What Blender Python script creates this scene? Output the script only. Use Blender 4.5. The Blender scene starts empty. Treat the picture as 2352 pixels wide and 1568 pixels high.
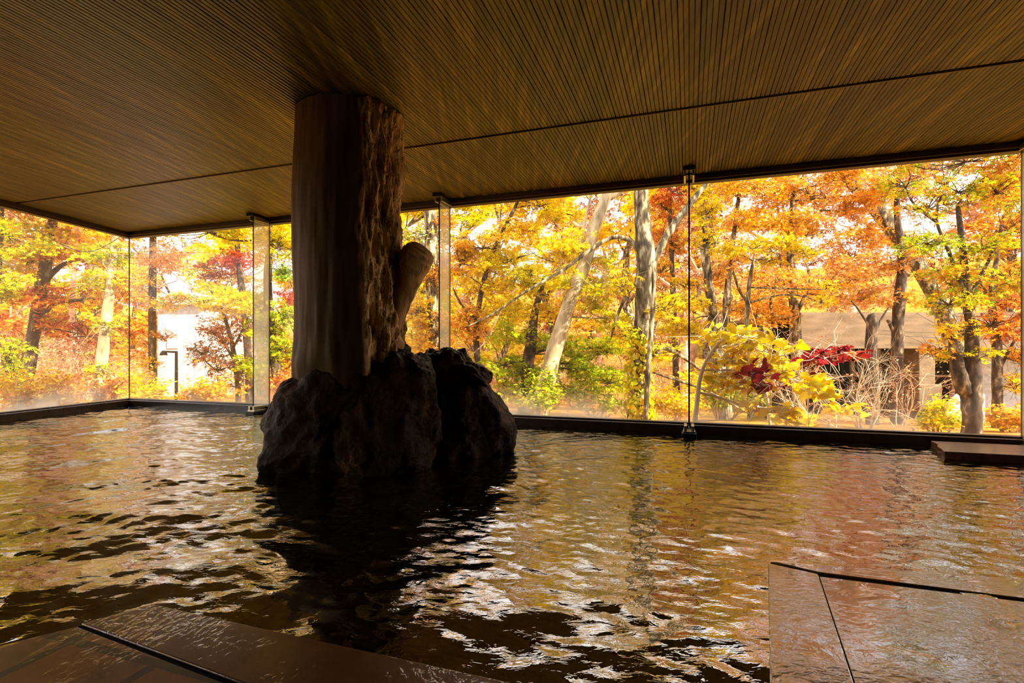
import bpy, bmesh, math, random
import numpy as np
from mathutils import Vector, Matrix, noise

rng = np.random.default_rng(7)
random.seed(7)
scene = bpy.context.scene
COL = scene.collection

# ------------------------------------------------------------------ camera / frame maths
F = 1194.0            # focal length in pixels of the 2352 px wide frame
HY, CX = 802.0, 1176.0
H = 0.755             # eye height above the water
W_ = 2.4              # width of one window bay
DW = 2.087 * W_       # distance from eye to the big window plane
CEIL = H + 0.655 * W_
SILL = H - 0.2763 * W_
d2 = np.array([0.9466, -0.3225]); n2 = np.array([0.3225, 0.9466])
CORNER_S = -3 * W_
FLOOR = -0.6


def at(px, py, Y):
    return Vector(((px - CX) / F * Y, Y, H + (HY - py) / F * Y))


def wp(s, u, z):
    p = s * d2 + u * n2
    return Vector((p[0], p[1], z))


def onwater(px, py, z=0.0):
    Y = (H - z) * F / (py - HY)
    return Vector(((px - CX) / F * Y, Y, z))


def sleft(u):          # position along the window wall where the left glass wall stands
    return CORNER_S + 0.1963 / 0.9806 * (DW - u)


lc = CORNER_S * d2 + DW * n2
lm = np.array([-0.9915, 0.1304])


def outside(x, y):
    return max(x * n2[0] + y * n2[1] - DW, (x - lc[0]) * lm[0] + (y - lc[1]) * lm[1])


def gz(x, y):          # terrain height outdoors
    t = outside(x, y)
    if t < 0:
        return -0.95
    z = -0.10 - 0.085 * min(t, 17)
    if t > 17:
        z += 0.25 * (t - 17) * min(1, (t - 17) / 12)
    z += 0.12 * noise.noise(Vector((x * .35, y * .35, 3)))
    return z


# ------------------------------------------------------------------ helpers
def lin(c):
    return tuple(((v / 255) / 12.92 if v / 255 <= .04045 else ((v / 255 + .055) / 1.055) ** 2.4) for v in c[:3])


def empty(name, label, cat, loc=(0, 0, 0), group=None, kind=None):
    o = bpy.data.objects.new(name, None)
    COL.objects.link(o)
    o.location = loc
    o.empty_display_size = .1
    tag(o, label, cat, group, kind)
    return o


def tag(o, label=None, cat=None, group=None, kind=None):
    if label: o['label'] = label
    if cat: o['category'] = cat
    if group: o['group'] = group
    if kind: o['kind'] = kind
    return o


def link(name, me, mat=None, parent=None, smooth=False):
    o = bpy.data.objects.new(name, me)
    COL.objects.link(o)
    if mat: me.materials.append(mat)
    if smooth:
        me.polygons.foreach_set('use_smooth', np.ones(len(me.polygons), dtype=bool))
    if parent:
        o.parent = parent
        if parent.parent is None:
            o.location = -Vector(parent.location)
        # meshes are written in world coordinates
    return o


def npmesh(name, V, Fq, cols=None):
    """mesh from arrays: V (n,3), Fq (m,k) with constant k"""
    me = bpy.data.meshes.new(name)
    V = np.asarray(V, dtype=np.float32); Fq = np.asarray(Fq, dtype=np.int32)
    me.vertices.add(len(V)); me.vertices.foreach_set('co', V.ravel())
    k = Fq.shape[1]
    me.loops.add(Fq.size); me.loops.foreach_set('vertex_index', Fq.ravel())
    me.polygons.add(len(Fq))
    me.polygons.foreach_set('loop_start', np.arange(len(Fq), dtype=np.int32) * k)
    if cols is not None:
        a = me.color_attributes.new('tint', 'FLOAT_COLOR', 'POINT')
        c4 = np.ones((len(V), 4), dtype=np.float32); c4[:, :3] = cols
        a.data.foreach_set('color', c4.ravel())
    me.update(calc_edges=True)
    return me


class MB:
    """collects shapes into one mesh"""
    def __init__(self):
        self.v, self.f = [], []

    def add(self, vs, fs):
        b = len(self.v)
        self.v += [tuple(v) for v in vs]
        self.f += [tuple(i + b for i in f) for f in fs]

    def hexa(self, p):
        self.add(p, [(3, 2, 1, 0), (4, 5, 6, 7), (0, 1, 5, 4), (1, 2, 6, 5), (2, 3, 7, 6), (3, 0, 4, 7)])

    def box(self, x0, x1, y0, y1, z0, z1):
        self.hexa([(x0, y0, z0), (x1, y0, z0), (x1, y1, z0), (x0, y1, z0), (x0, y0, z1), (x1, y0, z1), (x1, y1, z1), (x0, y1, z1)])

    def wbox(self, s0, s1, u0, u1, z0, z1):
        q = [wp(s0, u0, 0), wp(s1, u0, 0), wp(s1, u1, 0), wp(s0, u1, 0)]
        self.hexa([(p.x, p.y, z0) for p in q] + [(p.x, p.y, z1) for p in q])

    def prism(self, pts, z0, z1):
        k = len(pts)
        self.add([(p[0], p[1], z0) for p in pts] + [(p[0], p[1], z1) for p in pts],
                 [tuple(range(k - 1, -1, -1)), tuple(range(k, 2 * k))] + [(i, (i + 1) % k, k + (i + 1) % k, k + i) for i in range(k)])

    def tube(self, pts, rads, sides=8, cap=True, wob=0, seed=0):
        pts = [Vector(p) for p in pts]
        n = len(pts)
        b = len(self.v)
        t = (pts[1] - pts[0]).normalized()
        up = Vector((0.13, 1, 0.21)) if abs(t.z) > .5 else Vector((0, 0, 1))
        x = t.cross(up).normalized()
        for i in range(n):
            t = (pts[min(i + 1, n - 1)] - pts[max(i - 1, 0)])
            if t.length < 1e-9: t = Vector((0, 0, 1))
            t.normalize()
            x = (x - t * x.dot(t))
            if x.length < 1e-6: x = t.orthogonal()
            x.normalize()
            y = t.cross(x)
            for k in range(sides):
                a = 2 * math.pi * k / sides
                r = rads[i]
                if wob:
                    r *= 1 + wob * noise.noise(Vector((math.cos(a) * 1.3 + seed, math.sin(a) * 1.3, i * .6)))
                self.v.append(tuple(pts[i] + x * (math.cos(a) * r) + y * (math.sin(a) * r)))
        for i in range(n - 1):
            for k in range(sides):
                k2 = (k + 1) % sides
                self.f.append((b + i * sides + k, b + i * sides + k2, b + (i + 1) * sides + k2, b + (i + 1) * sides + k))
        if cap:
            self.f.append(tuple(b + k for k in range(sides - 1, -1, -1)))
            self.f.append(tuple(b + (n - 1) * sides + k for k in range(sides)))

    def build(self, name, mat, parent=None, smooth=False, bevel=0):
        me = bpy.data.meshes.new(name)
        me.from_pydata(self.v, [], self.f)
        me.update()
        o = link(name, me, mat, parent, smooth)
        if bevel:
            m = o.modifiers.new('bevel', 'BEVEL'); m.width = bevel; m.segments = 2; m.limit_method = 'ANGLE'
        return o


# ------------------------------------------------------------------ materials
def newmat(name):
    m = bpy.data.materials.new(name); m.use_nodes = True
    nt = m.node_tree; nt.nodes.clear()
    out = nt.nodes.new('ShaderNodeOutputMaterial')
    return m, nt, out


def N(nt, t, **kw):
    n = nt.nodes.new('ShaderNode' + t)
    for k, v in kw.items():
        if k in n.inputs.keys(): n.inputs[k].default_value = v
        else: setattr(n, k, v)
    return n


def ramp(nt, stops, fac=None):
    r = nt.nodes.new('ShaderNodeValToRGB')
    el = r.color_ramp.elements
    while len(el) > 1: el.remove(el[0])
    el[0].position = stops[0][0]; el[0].color = (*stops[0][1], 1)
    for p, c in stops[1:]:
        e = el.new(p); e.color = (*c, 1)
    if fac is not None: nt.links.new(fac, r.inputs[0])
    return r


def coords(nt, scale=(1, 1, 1), rot=0):
    g = N(nt, 'NewGeometry')
    m = N(nt, 'Mapping')
    m.inputs['Scale'].default_value = scale
    m.inputs['Rotation'].default_value = (0, 0, rot)
    nt.links.new(g.outputs['Position'], m.inputs['Vector'])
    return m.outputs['Vector']


def noise_mat(name, stops, scale=(4, 4, 4), detail=6, rough=.8, bump=0, bscale=None, spec=.3, coat=0, rot=0, distort=0, nrough=.55, stint=(1, 1, 1, 1)):
    m, nt, out = newmat(name)
    b = N(nt, 'BsdfPrincipled', Roughness=rough)
    b.inputs['Specular IOR Level'].default_value = spec
    b.inputs['Specular Tint'].default_value = stint
    b.inputs['Coat Weight'].default_value = coat
    b.inputs['Coat Roughness'].default_value = .12
    v = coords(nt, scale, rot)
    t = N(nt, 'TexNoise', Scale=1.0, Detail=detail, Roughness=nrough, Distortion=distort)
    nt.links.new(v, t.inputs['Vector'])
    r = ramp(nt, stops, t.outputs['Fac'])
    nt.links.new(r.outputs[0], b.inputs['Base Color'])
    if bump:
        v2 = coords(nt, bscale or scale, rot)
        t2 = N(nt, 'TexNoise', Scale=1.0, Detail=8, Roughness=.65)
        nt.links.new(v2, t2.inputs['Vector'])
        bp = N(nt, 'Bump', Strength=bump, Distance=.02)
        nt.links.new(t2.outputs['Fac'], bp.inputs['Height'])
        nt.links.new(bp.outputs[0], b.inputs['Normal'])
    nt.links.new(b.outputs[0], out.inputs[0])
    return m


WROT = math.atan2(0.3225, 0.9466)     # turns world into window-wall axes


def ceil_mat():
    m, nt, out = newmat('ribbed wood')
    b = N(nt, 'BsdfPrincipled', Roughness=.42)
    b.inputs['Specular IOR Level'].default_value = .45
    at_ = N(nt, 'Attribute', attribute_name='tint')
    v = coords(nt, (30, 1.2, 1), WROT)
    t = N(nt, 'TexNoise', Scale=1.0, Detail=5, Roughness=.6)
    nt.links.new(v, t.inputs['Vector'])
    r = ramp(nt, [(.25, lin((42, 33, 5))), (.5, lin((102, 83, 12))), (.75, lin((176, 146, 24)))], t.outputs['Fac'])
    v2 = coords(nt, (.7, .7, 1), WROT)
    t2 = N(nt, 'TexNoise', Scale=1.0, Detail=3)
    nt.links.new(v2, t2.inputs['Vector'])
    r2 = ramp(nt, [(.35, (.55, .58, .5)), (.65, (1, 1, 1))], t2.outputs['Fac'])
    mx = N(nt, 'MixRGB', blend_type='MULTIPLY', Fac=1.0)
    nt.links.new(r.outputs[0], mx.inputs[1]); nt.links.new(r2.outputs[0], mx.inputs[2])
    mx2 = N(nt, 'MixRGB', blend_type='MULTIPLY', Fac=1.0)
    nt.links.new(mx.outputs[0], mx2.inputs[1]); nt.links.new(at_.outputs['Color'], mx2.inputs[2])
    nt.links.new(mx2.outputs[0], b.inputs['Base Color'])
    nt.links.new(b.outputs[0], out.inputs[0])
    return m


def water_mat():
    m, nt, out = newmat('hot spring water')
    fr = N(nt, 'Fresnel', IOR=3.2)
    gl = N(nt, 'BsdfGlossy', Roughness=0.0)
    gl.inputs['Color'].default_value = (1, .98, .9, 1)
    tr = N(nt, 'BsdfTransparent'); tr.inputs['Color'].default_value = (.34, .35, .17, 1)
    df = N(nt, 'BsdfDiffuse'); df.inputs['Color'].default_value = (.035, .036, .009, 1)
    a = N(nt, 'MixShader', Fac=.22)
    nt.links.new(tr.outputs[0], a.inputs[1]); nt.links.new(df.outputs[0], a.inputs[2])
    mx = N(nt, 'MixShader')
    v = coords(nt, (16, 30, 1), WROT)
    t = N(nt, 'TexNoise', Scale=1.0, Detail=3, Roughness=.55, Distortion=.6)
    nt.links.new(v, t.inputs['Vector'])
    bp = N(nt, 'Bump', Strength=.45, Distance=.004)
    nt.links.new(t.outputs['Fac'], bp.inputs['Height'])
    nt.links.new(bp.outputs[0], gl.inputs['Normal']); nt.links.new(bp.outputs[0], fr.inputs['Normal'])
    nt.links.new(fr.outputs[0], mx.inputs[0])
    nt.links.new(a.outputs[0], mx.inputs[1]); nt.links.new(gl.outputs[0], mx.inputs[2])
    nt.links.new(mx.outputs[0], out.inputs[0])
    return m


def pane_mat(name='window glass', haze=.025, low=.62, patch=0.0):
    """clear glass with condensation; steam haze is painted in, thickening toward the sill"""
    m, nt, out = newmat(name)
    tr = N(nt, 'BsdfTransparent'); tr.inputs['Color'].default_value = (.97, .97, .95, 1)
    gl = N(nt, 'BsdfGlossy', Roughness=0.0)
    fr = N(nt, 'Fresnel', IOR=1.3)
    mx = N(nt, 'MixShader')
    nt.links.new(fr.outputs[0], mx.inputs[0]); nt.links.new(tr.outputs[0], mx.inputs[1]); nt.links.new(gl.outputs[0], mx.inputs[2])
    tl = N(nt, 'BsdfTranslucent'); tl.inputs['Color'].default_value = (.60, .58, .46, 1)
    g = N(nt, 'NewGeometry'); sp = N(nt, 'SeparateXYZ')
    nt.links.new(g.outputs['Position'], sp.inputs[0])
    mr = N(nt, 'MapRange'); mr.inputs[1].default_value = SILL; mr.inputs[2].default_value = SILL + .34
    mr.inputs[3].default_value = 1; mr.inputs[4].default_value = 0
    nt.links.new(sp.outputs['Z'], mr.inputs[0])
    pw = N(nt, 'Math', operation='POWER'); pw.inputs[1].default_value = 1.7
    nt.links.new(mr.outputs[0], pw.inputs[0])
    t = N(nt, 'TexNoise', Scale=2.2, Detail=3)
    v = coords(nt, (1, 1, 1.4)); nt.links.new(v, t.inputs['Vector'])
    r = ramp(nt, [(.38, (.05,) * 3), (.62, (1,) * 3)], t.outputs['Fac'])
    mu = N(nt, 'Math', operation='MULTIPLY'); nt.links.new(pw.outputs[0], mu.inputs[0]); nt.links.new(r.outputs[0], mu.inputs[1])
    mu2 = N(nt, 'Math', operation='MULTIPLY'); nt.links.new(mu.outputs[0], mu2.inputs[0]); mu2.inputs[1].default_value = low
    ad = N(nt, 'Math', operation='ADD'); nt.links.new(mu2.outputs[0], ad.inputs[0]); ad.inputs[1].default_value = haze
    mx2 = N(nt, 'MixShader')
    nt.links.new(ad.outputs[0], mx2.inputs[0]); nt.links.new(mx.outputs[0], mx2.inputs[1]); nt.links.new(tl.outputs[0], mx2.inputs[2])
    nt.links.new(mx2.outputs[0], out.inputs[0])
    return m


def fin_mat():
    m, nt, out = newmat('misted fin glass')
    tr = N(nt, 'BsdfTransparent'); tr.inputs['Color'].default_value = (.92, .95, .88, 1)
    gl = N(nt, 'BsdfGlossy', Roughness=.12); gl.inputs['Color'].default_value = (.95, .95, .9, 1)
    tl = N(nt, 'BsdfTranslucent'); tl.inputs['Color'].default_value = (.84, .86, .80, 1)
    a = N(nt, 'MixShader', Fac=.5); nt.links.new(gl.outputs[0], a.inputs[1]); nt.links.new(tl.outputs[0], a.inputs[2])
    b = N(nt, 'MixShader', Fac=.45); nt.links.new(tr.outputs[0], b.inputs[1]); nt.links.new(a.outputs[0], b.inputs[2])
    nt.links.new(b.outputs[0], out.inputs[0])
    return m


def leaf_mat(name, trans=.45):
    m, nt, out = newmat(name)
    a = N(nt, 'Attribute', attribute_name='tint')
    df = N(nt, 'BsdfDiffuse'); tl = N(nt, 'BsdfTranslucent')
    nt.links.new(a.outputs['Color'], df.inputs['Color']); nt.links.new(a.outputs['Color'], tl.inputs['Color'])
    mx = N(nt, 'MixShader', Fac=trans)
    nt.links.new(df.outputs[0], mx.inputs[1]); nt.links.new(tl.outputs[0], mx.inputs[2])
    nt.links.new(mx.outputs[0], out.inputs[0])
    return m


def ledge_mat(name, tile, stops, bumpscale, wet=.9, fine=.5, cior=1.9):
    """wet stone; optional square tile joints in window-wall axes"""
    m, nt, out = newmat(name)
    b = N(nt, 'BsdfPrincipled', Roughness=.35)
    b.inputs['Specular IOR Level'].default_value = .4
    b.inputs['Coat Weight'].default_value = wet
    b.inputs['Coat Roughness'].default_value = .0
    b.inputs['Coat IOR'].default_value = cior
    v = coords(nt, (5, 5, 5), WROT)
    t = N(nt, 'TexNoise', Scale=1.2, Detail=7, Roughness=.65); nt.links.new(v, t.inputs['Vector'])
    r = ramp(nt, stops, t.outputs['Fac'])
    col = r.outputs[0]
    if tile:
        v3 = coords(nt, (1, 1, 1), WROT)
        br = N(nt, 'TexBrick', Scale=1.0, offset=0.0)
        br.inputs['Brick Width'].default_value = tile; br.inputs['Row Height'].default_value = tile
        br.inputs['Mortar Size'].default_value = .015; br.inputs['Mortar Smooth'].default_value = .2
        br.inputs['Color1'].default_value = (1, 1, 1, 1); br.inputs['Color2'].default_value = (.8, .8, .8, 1); br.inputs['Mortar'].default_value = (.01, .01, .01, 1)
        nt.links.new(v3, br.inputs['Vector'])
        mx = N(nt, 'MixRGB', blend_type='MULTIPLY', Fac=1.0)
        nt.links.new(col, mx.inputs[1]); nt.links.new(br.outputs['Color'], mx.inputs[2]); col = mx.outputs[0]
    nt.links.new(col, b.inputs['Base Color'])
    v2 = coords(nt, bumpscale, WROT + .5)
    t2 = N(nt, 'TexNoise', Scale=1.0, Detail=3, Roughness=.5, Distortion=.8); nt.links.new(v2, t2.inputs['Vector'])
    bp = N(nt, 'Bump', Strength=.5, Distance=.004); nt.links.new(t2.outputs['Fac'], bp.inputs['Height'])
    # finer ripples of the film gather in patches
    v4 = coords(nt, tuple(x * 5 for x in bumpscale), WROT - .4)
    t4 = N(nt, 'TexNoise', Scale=1.0, Detail=2, Distortion=.5); nt.links.new(v4, t4.inputs['Vector'])
    v5 = coords(nt, (3.2, 3.2, 1), WROT); t5 = N(nt, 'TexNoise', Scale=1.0, Detail=2); nt.links.new(v5, t5.inputs['Vector'])
    r5 = ramp(nt, [(.46, (0, 0, 0)), (.62, (1, 1, 1))], t5.outputs['Fac'])
    m5 = N(nt, 'Math', operation='MULTIPLY'); nt.links.new(r5.outputs[0], m5.inputs[0]); m5.inputs[1].default_value = fine
    bp2 = N(nt, 'Bump', Distance=.005); nt.links.new(m5.outputs[0], bp2.inputs['Strength']); nt.links.new(t4.outputs['Fac'], bp2.inputs['Height']); nt.links.new(bp.outputs[0], bp2.inputs['Normal'])
    nt.links.new(bp2.outputs[0], b.inputs['Coat Normal'])
    nt.links.new(b.outputs[0], out.inputs[0])
    return m


def flat(name, c, rough=.6, metal=0.0, spec=.4):
    m, nt, out = newmat(name)
    b = N(nt, 'BsdfPrincipled', Roughness=rough, Metallic=metal)
    b.inputs['Specular IOR Level'].default_value = spec
    v = coords(nt, (9, 9, 9)); t = N(nt, 'TexNoise', Scale=1.0, Detail=5); nt.links.new(v, t.inputs['Vector'])
    c = lin(c)
    r = ramp(nt, [(.3, tuple(x * .75 for x in c)), (.7, tuple(min(1, x * 1.2) for x in c))], t.outputs['Fac'])
    nt.links.new(r.outputs[0], b.inputs['Base Color'])
    nt.links.new(b.outputs[0], out.inputs[0])
    return m


M = dict(
    grout=flat('dark grout', (14, 9, 5), .8, spec=.05),
    ceil=ceil_mat(), water=water_mat(), fin=fin_mat(),
    pane=pane_mat(), pane_l=pane_mat('misted window glass', .07, .6), pane_m=pane_mat('steamed window glass', .03, .95), leaf=leaf_mat('autumn leaf', .36),
    bark=noise_mat('grey bark', [(.36, lin((40, 31, 20))), (.5, lin((98, 82, 54))), (.66, lin((196, 180, 138)))], (14, 14, 5), bump=.9, bscale=(26, 26, 8)),
    pale=noise_mat('pale bark', [(.3, lin((120, 98, 66))), (.55, lin((190, 168, 125))), (.75, lin((235, 222, 190)))], (9, 9, 3), bump=.5, bscale=(16, 16, 5)),
    dark=noise_mat('dark bark', [(.36, lin((36, 27, 20))), (.55, lin((84, 66, 48))), (.7, lin((160, 138, 104)))], (13, 13, 6), bump=.6, bscale=(16, 16, 5)),
    twig=noise_mat('bare twigs', [(.3, lin((150, 105, 80))), (.55, lin((215, 170, 130))), (.75, lin((245, 215, 180)))], (3, 3, 3)),
    ltwig=noise_mat('white twigs', [(.3, lin((170, 150, 120))), (.7, lin((240, 225, 195)))], (3, 3, 3)),
    log=noise_mat('weathered log', [(.3, lin((46, 30, 14))), (.46, lin((182, 140, 82))), (.66, lin((228, 190, 130)))], (11, 11, 2.2), detail=9, rough=.6, bump=.8, bscale=(30, 30, 4.5), spec=.3, distort=.5, stint=(1, .7, .4, 1)),
    rock=noise_mat('wet lava rock', [(.32, lin((8, 5, 2))), (.5, lin((24, 14, 6))), (.62, lin((66, 38, 15))), (.73, lin((150, 104, 58)))], (5, 5, 5), detail=10, rough=.42, bump=1.0, bscale=(24, 24, 24), spec=.16, nrough=.65, stint=(1, .6, .28, 1)),
    trim=flat('dark stained timber', (62, 40, 24), .45),
    sillm=flat('wet dark sill', (50, 34, 22), .25, spec=.5),
    metal=flat('dark bronze bracket', (40, 34, 26), .35, .6),
    steel=flat('brushed steel', (190, 180, 150), .3, 1.0),
    wall=flat('dark bath wall', (46, 34, 20), .7),
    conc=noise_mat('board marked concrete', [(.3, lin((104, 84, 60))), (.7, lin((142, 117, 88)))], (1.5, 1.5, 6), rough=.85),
    concl=noise_mat('sunlit concrete', [(.3, lin((225, 205, 175))), (.7, lin((250, 238, 215)))], (1.5, 1.5, 1.5), rough=.85),  # paler copy of the concrete with sunlight put into its colour
    void=flat('shadowed interior', (16, 14, 14), .8, spec=.05),  # near-black wall colour, the shade under the roof put into it
    white=flat('whitewashed wall', (188, 188, 184), .8),
    black=flat('black iron', (30, 26, 22), .5),
    plank=noise_mat('wet plank', [(.3, lin((44, 24, 15))), (.55, lin((98, 60, 40))), (.75, lin((140, 96, 68)))], (2.5, 26, 10), rough=.3, bump=.3, coat=.3, rot=WROT),
    floor=ledge_mat('basin tile', .42, [(.3, lin((70, 60, 30))), (.7, lin((120, 100, 55)))], (1, 1, 1), 0.0),
    ledge_l=ledge_mat('brown wet tile', .30, [(.3, lin((92, 52, 18))), (.7, lin((150, 90, 34)))], (12, 7, 1), fine=1.0, cior=1.5),
    ledge_c=ledge_mat('brown wet coping', 0, [(.3, lin((58, 33, 13))), (.7, lin((124, 74, 28)))], (12, 7, 1), fine=1.0, cior=1.6),
    ledge_r=ledge_mat('wet slab', 0, [(.3, lin((66, 46, 18))), (.7, lin((116, 84, 36)))], (7, 12, 1)),
)


def ground_mat():
    m, nt, out = newmat('fallen leaf litter')
    b = N(nt, 'BsdfDiffuse')
    v = coords(nt, (1, 1, 1))
    t = N(nt, 'TexNoise', Scale=7.0, Detail=9, Roughness=.75); nt.links.new(v, t.inputs['Vector'])
    r = ramp(nt, [(.3, lin((84, 54, 34))), (.45, lin((160, 112, 68))), (.58, lin((210, 162, 98))), (.72, lin((240, 210, 160)))], t.outputs['Fac'])
    t2 = N(nt, 'TexNoise', Scale=.35, Detail=4); nt.links.new(v, t2.inputs['Vector'])
    r2 = ramp(nt, [(.38, lin((255, 215, 150))), (.5, lin((235, 225, 110))), (.64, lin((170, 200, 80)))], t2.outputs['Fac'])
    mx = N(nt, 'MixRGB', blend_type='MULTIPLY', Fac=.8)
    nt.links.new(r.outputs[0], mx.inputs[1]); nt.links.new(r2.outputs[0], mx.inputs[2])
    nt.links.new(mx.outputs[0], b.inputs['Color']); nt.links.new(b.outputs[0], out.inputs[0])
    return m


# ------------------------------------------------------------------ ROOM SHELL
S_R = 7.5          # room runs this far to the right
U_F = -3.2         # wall behind the viewer


def ribs(name, u0, u1, z, left=True, seed=1, shade=1.0):
    r = np.random.default_rng(seed)
    p = 0.0262
    V, Fc, Cc = [], [], []
    s = CORNER_S + .02
    k = 0
    board = 1.0
    while s < S_R:
        if k % 4 == 0:
            board = r.uniform(.62, 1.15)
        c = board * r.choice((.6, .8, .9, 1.0, 1.0, 1.25)) * shade
        g = .0028 + (.0022 if k % 4 == 0 else 0)
        a0, a1 = s, s + p
        # where this rib meets the left glass wall
        ulim = DW - (s - CORNER_S) * 0.9806 / 0.1963
        uu0 = max(u0, ulim + .03) if s < CORNER_S + .1963 * 9 else u0
        uu1 = u1
        if uu1 - uu0 > .02:
            prof = [(a0, z + .02), (a0 + g, z + .002), (a0 + g + .004, z), (a1 - .004, z), (a1, z + .002), (a1, z + .02)]
            b = len(V)
            for uu in (uu0, uu1):
                for (ss, zz) in prof:
                    V.append(tuple(wp(ss, uu, zz))); Cc.append((c, c * r.uniform(.97, 1.02), c))
            for j in range(5):
                Fc.append((b + j, b + j + 1, b + 6 + j + 1, b + 6 + j))
            # end caps as quads
            for o_ in (0, 6):
                Fc.append((b + o_, b + o_ + 1, b + o_ + 4, b + o_ + 5)); Fc.append((b + o_ + 1, b + o_ + 2, b + o_ + 3, b + o_ + 4))
        s += p; k += 1
    me = npmesh(name, V, Fc, np.array(Cc))
    return tag(link(name, me, M['ceil']), kind='structure')


U_SEAM = 1.4925 * W_
ribs('ceiling', U_F, U_SEAM - .014, CEIL + .004, seed=3)
ribs('ceiling.001', U_SEAM + .012, DW - .02, CEIL, seed=5, shade=.92)
mb = MB()
cpts = [wp(sleft(U_F), U_F, 0), wp(S_R, U_F, 0), wp(S_R, DW + .3, 0), wp(sleft(DW) - .3, DW + .3, 0)]
mb.prism(cpts, CEIL + .022, CEIL + .25)
tag(mb.build('ceiling_slab', M['trim']), kind='structure')
mb = MB(); mb.wbox(sleft(U_SEAM) + .05, S_R, U_SEAM + .004, U_SEAM + .014, CEIL - .002, CEIL + .02)
tag(mb.build('trim_1', flat('seam bead', (96, 74, 44), .5)), kind='structure')

# header and sill of the big window
mb = MB(); mb.wbox(CORNER_S - .06, S_R, DW - .055, DW - .02, CEIL - .045, CEIL + .02); mb.wbox(CORNER_S - .08, S_R, DW - .03, DW + .05, CEIL - .064, CEIL + .02)
tag(mb.build('trim_2', M['trim'], bevel=.004), kind='structure')


def leftq(k, off):   # a point on the left glass wall, k metres back from the corner, off metres outward
    p = lc - k * np.array([0.1304, 0.9915]) + off * lm
    return (p[0], p[1])


LEN_L = 8.3


def leftbar(mb, o0, o1, z0, z1, k0=0.0, k1=LEN_L):
    mb.prism([leftq(k0, o0), leftq(k1, o0), leftq(k1, o1), leftq(k0, o1)][::-1], z0, z1)


mb = MB(); leftbar(mb, -.055, -.02, CEIL - .045, CEIL + .02); leftbar(mb, -.03, .05, CEIL - .064, CEIL + .02)
tag(mb.build('trim_3', M['trim'], bevel=.004), kind='structure')
mb = MB(); mb.wbox(CORNER_S - .1, S_R, DW - .10, DW + .12, -.7, SILL - .014); mb.wbox(CORNER_S - .1, S_R, DW - .03, DW + .06, SILL - .02, SILL)
tag(mb.build('trim_4', M['sillm'], bevel=.006), kind='structure')
mb = MB(); leftbar(mb, -.10, .12, -.7, SILL - .014); leftbar(mb, -.03, .06, SILL - .02, SILL)
tag(mb.build('trim_5', M['sillm'], bevel=.006), kind='structure')

# panes
bays = [(-3, -2), (-2, -1), (-1, 0), (0, 1), (1, 2), (2, 3)]
for i, (a, b) in enumerate(bays):
    g = .004
    me = npmesh('window', [wp(a * W_ + g, DW, SILL - .01), wp(b * W_ - g, DW, SILL - .01), wp(b * W_ - g, DW, CEIL - .05), wp(a * W_ + g, DW, CEIL - .05)], [(0, 1, 2, 3)])
    o = tag(link('window_%d' % (i + 1), me, M['pane_l'] if i == 0 else M['pane_m'] if i in (1, 2) else M['pane']), kind='structure')
for j, (k0, k1) in enumerate([(0.005, 2.35), (2.36, 4.7), (4.71, LEN_L)]):
    q0, q1 = leftq(k0, 0), leftq(k1, 0)
    me = npmesh('window', [(*q0, SILL - .01), (*q1, SILL - .01), (*q1, CEIL - .05), (*q0, CEIL - .05)], [(0, 1, 2, 3)])
    tag(link('window_%d' % (7 + j), me, M['pane_l']), kind='structure')
# dark silicone joint at the glass corner
mb = MB(); q = leftq(0.0, .0); mb.box(q[0] - .005, q[0] + .005, q[1] - .005, q[1] + .005, SILL, CEIL - .05)
tag(mb.build('trim_6', M['black']), kind='structure')

# opaque walls out of view, basin floor
mb = MB(); mb.wbox(S_R, S_R + .2, U_F, DW + .1, -.7, CEIL + .2)
tag(mb.build('wall_right', M['wall']), kind='structure')
mb = MB(); mb.wbox(sleft(U_F) - .2, S_R + .2, U_F - .2, U_F, -.7, CEIL + .2)
tag(mb.build('wall_front', M['wall']), kind='structure')
mb = MB(); mb.prism([wp(sleft(U_F) - .05, U_F, 0), wp(S_R, U_F, 0), wp(S_R, DW - .09, 0), wp(sleft(DW - .09) + .02, DW - .09, 0)], -.72, FLOOR)
tag(mb.build('floor', M['floor']), kind='structure')

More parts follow.
